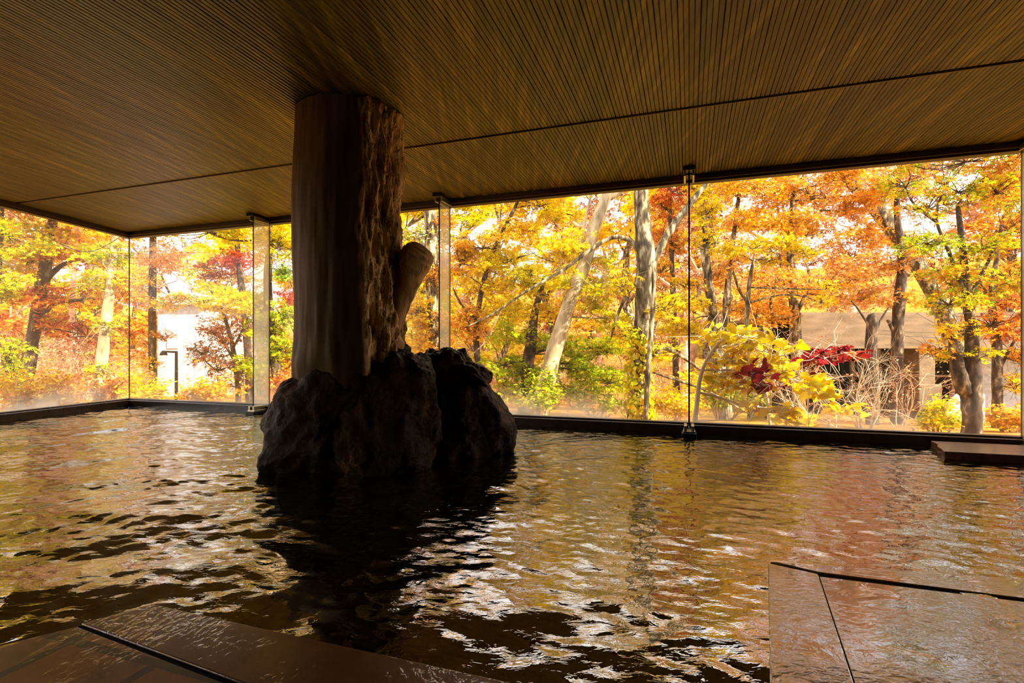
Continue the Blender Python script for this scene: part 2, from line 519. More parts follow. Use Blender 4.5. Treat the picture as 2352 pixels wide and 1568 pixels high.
# ------------------------------------------------------------------ glass fins with clamps
fin_labels = {
    -2: 'misted glass fin left of the log pillar, nearest the glass corner',
    -1: 'misted glass fin behind the log pillar, rising above the boulders',
    0: 'glass fin seen edge on as a thin line, dividing the two big panes',
    1: 'glass fin at the far right end of the big window',
}
for i in (-2, -1, 0, 1):
    s = i * W_
    base = wp(s, DW - .13, 0)
    t = empty('glass_fin', fin_labels[i], 'glass fin', (base.x, base.y, SILL), 'glass fins along the big window')
    mb = MB(); mb.wbox(s - .006, s + .006, DW - .252, DW - .012, SILL - .02, CEIL - .02)
    mb.build('glass', M['fin'], t)
    for sx in (-1, 1):
        pass
    mb = MB(); mb.wbox(s - .0068, s + .0068, DW - .256, DW - .252, SILL, CEIL - .03); mb.wbox(s - .0068, s + .0068, DW - .016, DW - .006, SILL, CEIL - .06)
    mb.build('edge', M['metal'], t)
    top = MB(); top.wbox(s - .05, s + .05, DW - .31, DW - .20, CEIL - .035, CEIL + .01)
    top.wbox(s - .032, s + .032, DW - .20, DW - .05, CEIL - .045, CEIL + .01)
    to = top.build('top_clamp', M['metal'], t, bevel=.004)
    mb = MB()
    for sx in (-1, 1): mb.wbox(s + sx * .036 - .008, s + sx * .036 + .008, DW - .27, DW - .06, CEIL - .075, CEIL - .03)
    mb.build('clamp_plate', M['steel'], t, bevel=.002)
    bot = MB(); bot.wbox(s - .062, s + .062, DW - .31, DW - .10, -.6, .035)
    bot.build('bottom_clamp', M['metal'], t, bevel=.006)
    mb = MB()
    for sx in (-1, 1): mb.wbox(s + sx * .03 - .012, s + sx * .03 + .012, DW - .285, DW - .10, .03, .095)
    mb.wbox(s - .05, s + .05, DW - .29, DW - .10, .03, .05)
    mb.build('clamp_plate', M['steel'], t, bevel=.003)

# ------------------------------------------------------------------ water
def water():
    us = np.concatenate([np.linspace(U_F, .25, 40), np.linspace(.262, DW - .085, 400)])
    ns = 760
    tt = np.linspace(0, 1, ns)
    s0 = np.array([sleft(u) + .09 for u in us])
    S = s0[:, None] + (S_R - s0)[:, None] * tt[None, :]
    U = np.repeat(us[:, None], ns, 1)
    X = S * d2[0] + U * n2[0]; Y = S * d2[1] + U * n2[1]
    Z = np.zeros_like(X)
    r = np.random.default_rng(21)
    # long swell, stronger on the left
    leftw = 1 / (1 + np.exp((X + .3) * 1.6))
    def comp(n, lmin, lmax, slope, spread, mean):
        Zc = np.zeros_like(X)
        for _ in range(n):
            lam = math.exp(r.uniform(math.log(lmin), math.log(lmax)))
            k = 2 * math.pi / lam
            th = mean + r.normal(0, spread)
            wx, wy = math.cos(th), math.sin(th)
            ph = r.uniform(0, 6.28)
            # slow bending of the crests
            bend = .35 * lam * np.sin((X * math.cos(th + 1.4) + Y * math.sin(th + 1.4)) * (2 * math.pi / (lam * r.uniform(3, 6))) + r.uniform(0, 6))
            Zc += slope / k * np.sin(k * (X * wx + Y * wy + bend) + ph)
        return Zc
    env = .65 + .35 * np.sin(X * 1.7 + 1 + .8 * np.sin(Y * 1.3)) * np.sin(Y * 2.1 + .6 * X)
    Z += comp(7, .45, 1.0, .014, .5, 1.75) * (.3 + 1.0 * leftw)
    Z += comp(14, .14, .40, .022, .5, 1.8) * (.6 + .7 * leftw) * env
    Z += comp(26, .045, .16, .021, 1.0, 1.5) * (.75 + .25 * env)
    V = np.stack([X, Y, Z], -1).reshape(-1, 3)
    nr = len(us)
    idx = np.arange(nr * ns).reshape(nr, ns)
    Fq = np.stack([idx[:-1, :-1], idx[:-1, 1:], idx[1:, 1:], idx[1:, :-1]], -1).reshape(-1, 4)
    me = npmesh('water', V, Fq)
    o = link('water', me, M['water'], smooth=True)
    tag(o, 'rippled steaming bath water reflecting the autumn trees', 'water', kind='structure')


water()

# ------------------------------------------------------------------ LOG PILLAR
def fbm(v, o=4, g=.5):
    a, s, t = 1.0, 0.0, 1.0
    for _ in range(o):
        s += a * noise.noise(v * t); a *= g; t *= 2.0
    return s


LX, LY = (801 - CX) / F * 3.53, 3.53


def log_post():
    t = empty('log_post', 'massive dark log pillar with torn bark, standing on boulders in the bath', 'log pillar', (LX, LY, .45))
    na, nz = 220, 260
    V = []
    z0, z1 = .46, CEIL + .001
    for j in range(nz):
        f = j / (nz - 1); z = z0 + (z1 - z0) * f
        for i in range(na):
            a = 2 * math.pi * i / na
            r = .343 + .012 * math.sin(2.2 * f * 3 + a) + .02 * max(0, .35 - f) / .35
            dx, dy = math.cos(a), math.sin(a)
            # bark side: faces the right of the room
            edge = .12 * noise.noise(Vector((z * 2.2, 7.3, 1))) + .05 * noise.noise(Vector((z * 9, 2.3, 1)))
            side = dx * .95 + dy * .30 - .22 + edge * .8
            bk = max(0.0, min(1.0, side * 9 + .5))
            fl = fbm(Vector((dx * 3.2, dy * 3.2, z * .9)), 3)
            r += .010 * fl
            lump = fbm(Vector((dx * 6.5 + 3, dy * 6.5, z * 3.6)), 4, .6)
            ridge = 1 - abs(noise.noise(Vector((dx * 9, dy * 9, z * 2.6 + 5))))
            r += bk * (.000 + .046 * lump + .040 * (ridge - .78))
            r += (1 - bk) * .004 * fbm(Vector((dx * 6, dy * 6, z * 2.5)), 3)
            # gnarl low on the front
            r += .03 * math.exp(-((z - .72) / .16) ** 2) * max(0, noise.noise(Vector((dx * 2.5, dy * 2.5, z * 4))) + .2)
            V.append((LX + dx * r, LY + dy * r, z))
    Fq = [(j * na + i, j * na + (i + 1) % na, (j + 1) * na + (i + 1) % na, (j + 1) * na + i) for j in range(nz - 1) for i in range(na)]
    cols = []
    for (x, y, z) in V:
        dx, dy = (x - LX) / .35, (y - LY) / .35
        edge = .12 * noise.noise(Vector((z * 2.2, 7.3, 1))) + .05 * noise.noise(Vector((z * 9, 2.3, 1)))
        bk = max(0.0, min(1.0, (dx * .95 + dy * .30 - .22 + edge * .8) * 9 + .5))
        c = .095 + 1.3 * bk  # torn bark is paler; window light on that side is put in too
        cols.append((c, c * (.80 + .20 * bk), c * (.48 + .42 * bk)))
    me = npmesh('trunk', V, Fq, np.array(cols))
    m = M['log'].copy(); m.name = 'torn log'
    nt = m.node_tree
    b = next(n for n in nt.nodes if n.type == 'BSDF_PRINCIPLED')
    src = b.inputs['Base Color'].links[0].from_socket
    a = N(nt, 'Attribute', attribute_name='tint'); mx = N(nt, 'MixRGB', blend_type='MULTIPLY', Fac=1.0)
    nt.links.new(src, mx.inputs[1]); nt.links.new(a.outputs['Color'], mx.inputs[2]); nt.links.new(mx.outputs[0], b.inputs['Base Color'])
    # deep dark cracks between plates of bark, on the torn side only
    vc = coords(nt, (17, 17, 3.6)); vo = N(nt, 'TexVoronoi', feature='DISTANCE_TO_EDGE', Scale=1.0)
    wn = N(nt, 'TexNoise', Scale=9.0, Detail=4); nt.links.new(vc, wn.inputs['Vector'])
    va = N(nt, 'VectorMath', operation='MULTIPLY_ADD'); nt.links.new(wn.outputs['Color'], va.inputs[0]); va.inputs[1].default_value = (.9, .9, .9); nt.links.new(vc, va.inputs[2])
    nt.links.new(va.outputs[0], vo.inputs['Vector'])
    rc = ramp(nt, [(.015, (.16, .13, .10)), (.10, (1, 1, 1))], vo.outputs['Distance'])
    mc = N(nt, 'MixRGB', blend_type='MULTIPLY'); nt.links.new(a.outputs['Fac'], mc.inputs[0]); nt.links.new(mx.outputs[0], mc.inputs[1]); nt.links.new(rc.outputs[0], mc.inputs[2])
    nt.links.new(mc.outputs[0], b.inputs['Base Color'])
    bpn = next(n for n in nt.nodes if n.type == 'BUMP'); nt.links.new(a.outputs['Fac'], bpn.inputs['Strength'])
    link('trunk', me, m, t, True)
    # cut branch stub
    path = [(884, 800, 30), (896, 760, 44), (908, 715, 56), (922, 670, 62), (938, 632, 70), (952, 602, 76), (961, 585, 76), (967, 575, 66), (971, 568, 48), (973, 565, 20)]
    P = [at(x, y, 3.52) for x, y, w in path]; R = [w / 2 * 3.52 / F for x, y, w in path]
    # resample
    PP, RR = [], []
    for i in range(len(P) - 1):
        for k in range(5):
            f = k / 5
            PP.append(P[i].lerp(P[i + 1], f)); RR.append(R[i] * (1 - f) + R[i + 1] * f)
    PP.append(P[-1]); RR.append(R[-1])
    mb = MB(); mb.tube(PP, RR, 40, True, .12, 3)
    o = mb.build('branch_stub', M['log'], t, True)
    o['label'] = 'rounded sawn branch stub'


log_post()


# ------------------------------------------------------------------ BOULDERS
def boulder(name, label, cpx, cpy, Y, rx, ry, rz, seed, pw=2.5, shear=(0, 0), twist=0, slab=None, cat='boulder', group='boulders around the log pillar', parent=None, taper=0.0):
    bm = bmesh.new()
    bmesh.ops.create_icosphere(bm, subdivisions=6, radius=1)
    c = at(cpx, cpy, Y)
    rnd = random.Random(seed)
    # facet planes cut the ellipsoid so that it breaks into planes like real stone
    planes = []
    for _ in range(11):
        v = Vector((rnd.gauss(0, 1), rnd.gauss(0, 1), rnd.gauss(0, .8))).normalized()
        planes.append((v, rnd.uniform(.78, .98)))
    off = Vector((seed * 3.7, seed * 1.3, seed * 2.1))
    for v in bm.verts:
        p = v.co.copy()
        q = (abs(p.x) ** pw + abs(p.y) ** pw + abs(p.z) ** pw) ** (1 / pw)
        p /= q
        for nrm, dist in planes:
            e = p.dot(nrm) - dist
            if e > 0: p -= nrm * e * .85
        w = p * 1.0
        big = fbm(w * 1.6 + off, 3)
        ridg = 1 - abs(noise.noise(w * 2.6 + off * 2))
        small = fbm(w * 7 + off, 4, .6)
        tiny = fbm(w * 19 + off, 3, .6)
        p *= 1 + .11 * big + .13 * (ridg - .7) + .032 * small + .016 * tiny
        tz = max(-1, min(1, p.z))
        if taper: p.x *= 1 - taper * max(0, tz); p.y *= 1 - taper * max(0, tz)
        v.co = Vector((c.x + p.x * rx + shear[0] * tz, c.y + p.y * ry + shear[1] * tz, c.z + p.z * rz))
    me = bpy.data.meshes.new(name); bm.to_mesh(me); bm.free()
    o = link(name, me, M['rock'], parent, True)
    if parent is None: tag(o, label, cat, group)
    return o


boulder('boulder', 'dark boulder at the left foot of the log, sloping to the water', 778, 985, 3.44, .45, .34, .54, 4, 2.5, (.17, .04), taper=.0)
boulder('boulder', 'tall rounded boulder in front of the log, middle one of three', 901, 968, 3.42, .335, .31, .44, 9, 2.8, (.02, .05), taper=.06)
rb = boulder('boulder', 'broad rough boulder to the right of the log with a jutting slab', 1042, 975, 3.84, .44, .34, .53, 15, 2.7, (-.05, .02), taper=.20)
wd = boulder('slab', '', 1096, 856, 3.68, .115, .18, .060, 23, 3.2, (0, 0), parent=rb)
# tilt the slab about its own centre
cc = at(1096, 856, 3.68)
for v in wd.data.vertices:
    p = Vector(v.co) - cc
    p = Matrix.Rotation(math.radians(30), 3, 'Y') @ p
    v.co = cc + p

# ------------------------------------------------------------------ PLANK and LEDGES
def plank():
    z0, z1 = -.01, .055
    a = onwater(2140, 1012, z1); b = onwater(2172, 1036, z1)
    dv = Vector((d2[0], d2[1], 0)); L = 2.2
    nv = Vector((n2[0], n2[1], 0))
    depth = max(.28, (a - b).length)
    mb = MB()
    r = random.Random(4)
    n = 9
    front = [b + dv * L]
    edge = []
    for i in range(n + 1):
        f = i / n
        p = b.lerp(a, f) + dv * (r.uniform(-.012, .012))
        edge.append((p.x, p.y))
    far = a + dv * L; near = b + dv * L
    poly = [(near.x, near.y), (far.x, far.y)] + edge[::-1]
    mb.prism(poly[::1], z0, z1)
    me_o = mb.build('wooden_plank', M['plank'], None, bevel=.006)
    tag(me_o, 'thick wet dark plank lying on the water at the right edge', 'plank')


plank()


def ledge(name, label, rim, inner, mat_c, mat_i, zt, outline):
    """rim: coping polygon pieces, inner: paved field"""
    c = onwater(*rim[0][0], zt)
    t = empty(name, label, 'ledge', (c.x, c.y, FLOOR))
    for poly in rim:
        pts = [onwater(x, y, zt) for x, y in poly]
        mb = MB(); mb.prism([(p.x, p.y) for p in pts], FLOOR, zt)
        mb.build('coping_stone', mat_c, t, bevel=.004)
    pts = [onwater(x, y, zt) for x, y in inner]
    mb = MB(); mb.prism([(p.x, p.y) for p in pts], FLOOR, zt - .002)
    mb.build('paving', mat_i, t, bevel=.0015)
    pts = [onwater(x, y, zt) for x, y in outline]
    mb = MB(); mb.prism([(p.x, p.y) for p in pts], FLOOR + .01, zt - .005)
    mb.build('joint_filler', M['grout'], t)


ledge('stone_ledge', 'brown tiled ledge just awash in the lower left corner',
      [[(186, 1430), (700, 1620), (1420, 1620), (350, 1386)]],
      [(-330, 1640), (682, 1630), (176, 1437), (-330, 1560)], M['ledge_c'], M['ledge_l'], .008, [(-325, 1638), (1400, 1618), (352, 1389), (182, 1433), (-325, 1562)])
ledge('stone_ledge', 'wet slab ledge with straight joints in the lower right corner',
      [[(1764, 1292), (1770, 1640), (1986, 1640), (1879, 1317)],
       [(1882, 1314), (2700, 1418), (2700, 1352), (1768, 1288)]],
      [(1882, 1322), (1989, 1640), (2760, 1640), (2740, 1428)], M['ledge_r'], M['ledge_r'], .008, [(1768, 1294), (1774, 1636), (2690, 1636), (2690, 1356)])

# ------------------------------------------------------------------ OUTDOORS: ground
def ground():
    xs = np.arange(-46, 56, .8); ys = np.arange(-14, 62, .8)
    X, Y = np.meshgrid(xs, ys)
    Z = np.array([[gz(x, y) for x in xs] for y in ys])
    idx = np.arange(X.size).reshape(X.shape)
    Fq = np.stack([idx[:-1, :-1], idx[:-1, 1:], idx[1:, 1:], idx[1:, :-1]], -1).reshape(-1, 4)
    me = npmesh('ground', np.stack([X, Y, Z], -1).reshape(-1, 3), Fq)
    tag(link('ground', me, ground_mat(), smooth=True), kind='structure')


ground()

# ------------------------------------------------------------------ leaves
YEL = [(255, 228, 30), (255, 214, 20), (255, 238, 75), (250, 205, 20), (255, 222, 10)]
YG = [(222, 226, 30), (196, 212, 35), (250, 232, 30), (165, 195, 40), (255, 228, 30)]
GRN = [(145, 180, 40), (178, 202, 45), (120, 158, 45), (205, 215, 45)]
ORG = [(255, 190, 50), (246, 165, 45), (255, 205, 50), (238, 142, 48), (248, 180, 80)]
RED = [(232, 96, 44), (205, 72, 40), (242, 128, 50), (188, 74, 55)]
CRM = [(165, 28, 44), (132, 22, 36), (185, 50, 48)]
GOLD = YEL[:4] + ORG[:3]
ORGRED = ORG + RED[:3]
ORGYG = ORG + YG[:3]
PEACH = [(245, 200, 150), (238, 180, 125), (250, 218, 175)]
MAR = [(165, 92, 66), (190, 108, 70), (140, 76, 58), (215, 140, 85)]

T_DIA = (np.array([(0, 0, 0), (-.33, .5, .06), (0, 1, -.05), (.33, .5, .06)]), np.array([(0, 1, 2, 3)]))
T_MAP = (np.array([(0, 0, 0), (-.20, .45, .03), (0, 1, -.10), (.20, .45, .03),
                   (-.35, .10, .02), (-.80, .55, -.08), (-.22, .40, .02),
                   (.22, .40, .02), (.80, .55, -.08), (.35, .10, .02)]), np.array([(0, 1, 2, 3), (0, 4, 5, 6), (0, 7, 8, 9)]))
T_OVAL = (np.array([(0, 0, 0), (-.22, .16, .05), (-.34, .5, .09), (-.20, .82, .03), (0, 1, -.10), (.20, .82, .03), (.34, .5, .09), (.22, .16, .05), (0, .3, 0), (0, .65, -.02)]),
          np.array([(0, 1, 8, 7), (8, 1, 2, 9), (8, 9, 6, 7), (9, 2, 3, 4), (9, 4, 5, 6)]))


def leaf_mesh(name, C, UP, size, cols, template, r):
    n = len(C)
    tv, tf = template
    # leaf normal and tip direction
    nn = UP + r.normal(0, .45, (n, 3)); nn /= np.linalg.norm(nn, axis=1)[:, None]
    q = r.normal(0, 1, (n, 3)); q[:, 2] -= .5
    yv = q - nn * (q * nn).sum(1)[:, None]; yv /= np.linalg.norm(yv, axis=1)[:, None] + 1e-9
    xv = np.cross(yv, nn)
    k = len(tv)
    V = (C[:, None, :] + size[:, None, None] * (tv[None, :, 0:1] * xv[:, None, :] + (tv[None, :, 1:2] - .45) * yv[:, None, :] + tv[None, :, 2:3] * nn[:, None, :]))
    Fq = (tf[None] + (np.arange(n) * k)[:, None, None]).reshape(-1, tf.shape[1])
    return npmesh(name, V.reshape(-1, 3), Fq, np.repeat(cols, k, 0))


def pick(pal, n, r, tone=1.0):
    P = np.array([lin(c) for c in pal])
    c = P[r.integers(0, len(P), n)]
    return np.clip(c * r.uniform(.50, 1.14, (n, 1)) * tone, 0, .98)


def spray_points(c, rx, ry, rz, nspray, nleaf, r, rs, flat_=.16, droop=.25):
    """leaves in layered sprays inside an ellipsoid; returns points, ups, spray centres"""
    g = r.normal(0, 1, (nspray, 3)); g /= np.linalg.norm(g, axis=1)[:, None]
    g *= (r.uniform(0, 1, (nspray, 1)) ** .4)
    S = np.array(c) + g * np.array([rx, ry, rz])
    k = r.integers(0, nspray, nleaf)
    tilt = r.normal(0, .28, (nspray, 3)); tilt[:, 2] = 1; tilt /= np.linalg.norm(tilt, axis=1)[:, None]
    a = r.uniform(0, 6.283, nleaf); rad = np.sqrt(r.uniform(0, 1, nleaf)) * rs * r.uniform(.6, 1.3, nspray)[k]
    st = r.uniform(.6, 1.5, nspray)[k]
    off = np.stack([np.cos(a) * rad * st, np.sin(a) * rad, r.normal(0, flat_ * rs, nleaf) - droop * rad * rad / rs], 1)
    up = tilt[k]
    off[:, 2] -= off[:, 0] * up[:, 0] + off[:, 1] * up[:, 1]
    return S[k] + off, up, S


def curve_pts(a, b, n, sag, r):
    a = Vector(a); b = Vector(b)
    L = (b - a).length
    o1 = Vector(r.normal(0, .10, 3)) * L
    out = []
    for i in range(n + 1):
        f = i / n
        p = a.lerp(b, f) + o1 * math.sin(math.pi * f) + Vector((0, 0, sag * L * math.sin(math.pi * f)))
        out.append(p)
    return out


TREES = []


def tree(name, label, Y, trunks, blobs, cat='tree', bark='bark', leaf=.058, template=T_MAP, group=None, density=1.0, seed=None, limbs=(), twigs=True, extras=None, tone=1.0, ext=1.0):
    """trunks: list of [(px,py,width_px), ...] from the ground up; blobs: (px,py,rx,ry,palette[,dens,dY])"""
    seed = seed if seed is not None else len(TREES) * 17 + 5
    r = np.random.default_rng(seed)
    TREES.append(name)
    b0 = trunks[0][0]
    p0 = at(b0[0], b0[1], Y)
    root = empty(name, label, cat, (p0.x, p0.y, gz(p0.x, p0.y)), group)
    tp = []
    for ti, tr in enumerate(trunks):
        pts = [at(x, y, Y) for x, y, w in tr]; rad = [w / 2 * Y / F for x, y, w in tr]
        g = gz(pts[0].x, pts[0].y) - .08
        if pts[0].z > g + .02 and ti == 0 or (pts[0].z > g and len(tr) and tr[0][1] > 780):
            pts.insert(0, Vector((pts[0].x - (pts[1].x - pts[0].x) * .15, pts[0].y, g))); rad.insert(0, rad[0] * 1.12)
        # smooth resample (catmull-rom)
        PP, RR = [], []
        for i in range(len(pts) - 1):
            a, b, c, d = pts[max(0, i - 1)], pts[i], pts[i + 1], pts[min(len(pts) - 1, i + 2)]
            for k in range(4):
                f = k / 4
                PP.append(.5 * ((2 * b) + (c - a) * f + (2 * a - 5 * b + 4 * c - d) * f * f + (3 * b - a - 3 * c + d) * f ** 3))
                RR.append(rad[i] * (1 - f) + rad[i + 1] * f)
        PP.append(pts[-1]); RR.append(rad[-1])
        mb = MB(); mb.tube(PP, RR, 12, True, .22, seed + ti)
        mb.build('trunk', M[bark], root, True)
        tp += list(zip(PP, RR))
    for lb in limbs:
        pts = [at(x, y, Y + (q[0] if q else 0)) for x, y, w, *q in lb]; rad = [w / 2 * Y / F for x, y, w, *q in lb]
        PP, RR = [], []
        for i in range(len(pts) - 1):
            a, b, c, d = pts[max(0, i - 1)], pts[i], pts[i + 1], pts[min(len(pts) - 1, i + 2)]
            for k in range(3):
                f = k / 3
                PP.append(.5 * ((2 * b) + (c - a) * f + (2 * a - 5 * b + 4 * c - d) * f * f + (3 * b - a - 3 * c + d) * f ** 3))
                RR.append(rad[i] * (1 - f) + rad[i + 1] * f)
        PP.append(pts[-1]); RR.append(rad[-1])
        lm_ = MB(); lm_.tube(PP, RR, 7, True, .15, seed); lm_.build('limb', M[bark], root, True)
        tp += list(zip(PP, RR))
    allC, allU, allS, allc = [], [], [], []
    for bl in blobs:
        px, py, rx, ry, pal = bl[:5]
        dens = bl[5] if len(bl) > 5 else 1.0
        dY = bl[6] if len(bl) > 6 else 0.0
        Yb = Y + dY
        c = at(px, py, Yb); sx, sz = rx * Yb / F, ry * Yb / F
        sy = min(1.6, max(.35, .8 * sx))
        area = 4 * rx * ry
        lpx = leaf * F / Yb
        nl = int(max(40, dens * density * 2.3 * area / (lpx * lpx * .42)))
        nl = min(nl, 24000)
        rs = max(.12, min(.42, .45 * min(sx, sz * 2.5)))
        nsp = int(max(4, min(60, 1.5 * sx * sz / (rs * rs * .35))))
        Cp, U, S = spray_points(c, sx * .92, sy, sz * .9, nsp, nl, r, rs)
        allC.append(Cp); allU.append(U); allS.append(r.uniform(.65, 1.25, nl) * leaf)
        allc.append(pick(pal, nl, r, tone))
        if twigs and tp:
            bmx = MB()
            best = min(tp, key=lambda q: (q[0] - c).length + (1.5 * max(0, q[0].z - c.z)))
            hub = Vector(c) + Vector((0, 0, -sz * .3))
            L = (hub - best[0]).length
            if L > .1:
                cp = curve_pts(best[0], hub, 5, .06, r)
                r0 = min(best[1] * .5, .012 + .01 * L)
                bmx.tube(cp, [r0 * (1 - .6 * i / 5) for i in range(6)], 5, False)
            for s in S[:40]:
                cp = curve_pts(hub, s, 4, .05, r)
                bmx.tube(cp, [.008 * (1 - .7 * i / 4) + .002 for i in range(5)], 3, False)
                for _ in range(2):
                    e = Vector(s) + Vector(r.normal(0, .2, 3))
                    bmx.tube([cp[3], (cp[3] + e) / 2 + Vector(r.normal(0, .02, 3)), e], [.004, .003, .0015], 3, False)
            bmx.build('branch', M[bark], root, True)
    if allC:
        me = leaf_mesh('foliage', np.concatenate(allC), np.concatenate(allU), np.concatenate(allS), np.concatenate(allc), template, r)
        link('foliage', me, M['leaf'], root)
    return root


# ---- trees beyond the left glass wall
tree('maple_tree', 'yellow-green maple at the far left edge of the view', 9.0,
     [[(-40, 930, 30), (-30, 780, 26), (-10, 620, 20), (0, 480, 14), (10, 330, 10)]],
     [(20, 520, 95, 75, YG + YEL), (-60, 620, 90, 80, YEL), (5, 660, 45, 40, YG), (25, 830, 40, 70, YG, .7), (-80, 420, 150, 90, YEL), (60, 380, 140, 70, YG + YEL), (30, 250, 180, 90, YEL, .8)], bark='dark')
tree('maple_tree', 'red-orange maple with a dark leaning trunk at far left', 10.0,
     [[(50, 930, 30), (62, 860, 28), (78, 760, 26), (98, 650, 26), (112, 560, 22), (128, 470, 14), (150, 360, 10)]],
     [(150, 680, 105, 24, RED + ORG[:3]), (80, 672, 40, 18, ORGRED), (125, 555, 100, 40, ORG), (185, 590, 60, 28, RED + ORG), (95, 745, 60, 24, ORGRED), (200, 760, 60, 36, MAR + RED, .5), (60, 590, 50, 40, GOLD),
      (150, 470, 130, 50, ORG + YEL[:2]), (160, 330, 160, 90, YEL + YG, .9), (40, 800, 30, 30, ORG, .6)], bark='dark',
     limbs=[[(98, 650, 14), (140, 610, 10), (190, 590, 5)], [(78, 760, 12), (120, 700, 9), (190, 690, 4)]])
tree('maple_tree', 'pale-trunked yellow-green maple just left of the glass corner', 9.2,
     [[(226, 930, 26), (234, 830, 24), (246, 720, 22), (256, 640, 20), (262, 560, 14), (275, 450, 9)]],
     [(235, 590, 60, 34, YG), (275, 570, 45, 30, YG), (215, 650, 30, 30, YG, .7), (250, 745, 34, 34, YG, .6), (245, 848, 24, 30, YG, .6), (285, 640, 40, 30, YEL, .6),
      (260, 430, 120, 60, YG + YEL), (270, 290, 150, 90, YEL, .7)], bark='pale')
tree('slender_tree', 'thin bare-stemmed tree between the two left maples', 14.0,
     [[(160, 920, 14), (168, 800, 12), (165, 700, 10), (175, 560, 8), (180, 440, 6)]],
     [(180, 820, 70, 60, PEACH + MAR, .35), (150, 860, 60, 40, ORG, .5), (110, 800, 60, 50, PEACH, .4), (180, 500, 70, 60, ORG, .5)], bark='twig')

# ---- behind the two left bays of the big window
tree('slender_tree', 'dark upright trunk behind the misted left pane', 13.0,
     [[(352, 930, 16), (350, 800, 16), (350, 700, 16), (351, 600, 15), (352, 500, 12), (352, 380, 9)]],
     [(380, 592, 80, 30, ORG + PEACH, .7), (395, 690, 85, 26, YG + ORG, .8), (330, 640, 50, 30, PEACH + YEL, .5), (370, 770, 26, 16, MAR + ORG, .7), (345, 830, 24, 18, GOLD, .5),
      (360, 480, 110, 50, GOLD), (350, 330, 150, 90, YEL + ORG, .7)], bark='dark')
tree('maple_tree', 'bright yellow layered maple left of the log pillar', 9.5,
     [[(650, 940, 26), (632, 830, 22), (618, 720, 20), (616, 620, 17), (625, 520, 13), (640, 400, 9)]],
     [(530, 678, 80, 20, YEL + YG), (575, 690, 80, 34, YEL), (470, 690, 40, 14, YEL), (600, 740, 60, 30, YG), (480, 528, 130, 24, YEL + YG), (640, 560, 46, 40, YG + YEL), (600, 530, 90, 26, YEL),
      (655, 620, 34, 34, GRN), (650, 720, 36, 40, YG + GRN), (640, 790, 40, 44, GRN + YG), (590, 830, 50, 34, YG), (560, 420, 150, 60, YEL), (600, 290, 170, 90, YEL + ORG, .8)], bark='dark',
     limbs=[[(618, 720, 10), (570, 705, 7), (500, 690, 4), (450, 692, 2)]])
tree('maple_tree', 'dark red maple glimpsed left of the log pillar', 11.5,
     [[(575, 930, 20), (570, 820, 18), (560, 700, 16), (548, 600, 12), (540, 480, 8)]],
     [(530, 592, 75, 26, RED), (500, 620, 50, 24, MAR + RED, .8), (660, 690, 34, 30, RED), (660, 830, 30, 60, RED + ORG), (640, 880, 30, 30, ORGRED), (530, 740, 60, 40, MAR, .5), (600, 480, 80, 40, RED + ORG), (540, 360, 140, 70, GOLD, .8)], bark='dark')
tree('bare_tree', 'twiggy russet tree nearly bare, left of the first glass fin', 9.8,
     [[(548, 935, 13), (545, 870, 12), (535, 800, 10), (520, 740, 7), (505, 700, 4)]],
     [(520, 780, 60, 50, MAR, .45), (500, 840, 40, 40, MAR + ORG, .4), (555, 850, 40, 40, MAR, .4), (470, 800, 34, 40, MAR, .3), (500, 880, 44, 26, ORG, .4)], bark='dark',
     limbs=[[(540, 830, 7), (500, 770, 5), (455, 752, 2)], [(535, 800, 6), (565, 740, 4), (575, 700, 2)]])

# ---- seen around and right of the log pillar
tree('maple_tree', 'orange maple right behind the branch stub of the log', 11.0,
     [[(994, 930, 26), (996, 800, 26), (992, 650, 28), (990, 540, 30), (988, 440, 24), (985, 330, 16)]],
     [(955, 610, 50, 50, ORG), (960, 700, 46, 60, YEL + ORG[:2]), (965, 780, 50, 50, YEL + ORG[:2]), (1010, 620, 40, 60, ORG), (1010, 760, 50, 60, ORG), (950, 540, 50, 30, PEACH + GRN, .6), (1010, 510, 40, 20, ORG, .6), (980, 370, 120, 60, ORG, .6)], bark='bark')
tree('maple_tree', 'gold and orange maple at the left of the middle pane', 9.0,
     [[(1112, 940, 16), (1098, 840, 15), (1095, 740, 13), (1118, 620, 12), (1150, 540, 10), (1190, 460, 7), (1215, 380, 5)]],
     [(1110, 560, 70, 34, GOLD), (1170, 590, 80, 36, YEL + YG[:1]), (1120, 650, 90, 44, YEL + ORG[:1]), (1080, 740, 55, 50, ORG), (1190, 520, 70, 30, GOLD), (1240, 465, 80, 30, YEL + ORG[:2]), (1290, 480, 60, 30, YEL),
      (1060, 590, 40, 50, ORG), (1160, 715, 80, 34, YEL), (1060, 840, 40, 30, GOLD, .6), (1230, 380, 140, 40, GOLD, .6)], bark='dark',
     limbs=[[(1098, 740, 8), (1060, 700, 6), (1040, 660, 3)], [(1118, 620, 8), (1160, 600, 5), (1230, 580, 2)]])
tree('leafy_tree', 'yellow-green tree with a short dark trunk in the middle pane', 8.6,
     [[(1204, 940, 30), (1212, 850, 28), (1220, 780, 26), (1228, 720, 18), (1250, 640, 10)]],
     [(1200, 770, 80, 40, YG, 1.2), (1160, 830, 60, 30, YG + GRN, 1.2), (1280, 800, 60, 40, YG + GRN, 1.2), (1330, 840, 80, 34, YG + GRN, 1.3), (1220, 850, 70, 34, YG + GRN, 1.2), (1400, 870, 60, 34, YG, 1.2), (1260, 705, 60, 34, GOLD), (1390, 800, 50, 40, YG), (1280, 900, 90, 24, YEL + YG),
      (1180, 900, 60, 24, YG), (1220, 640, 50, 40, YEL + YG)], bark='dark')
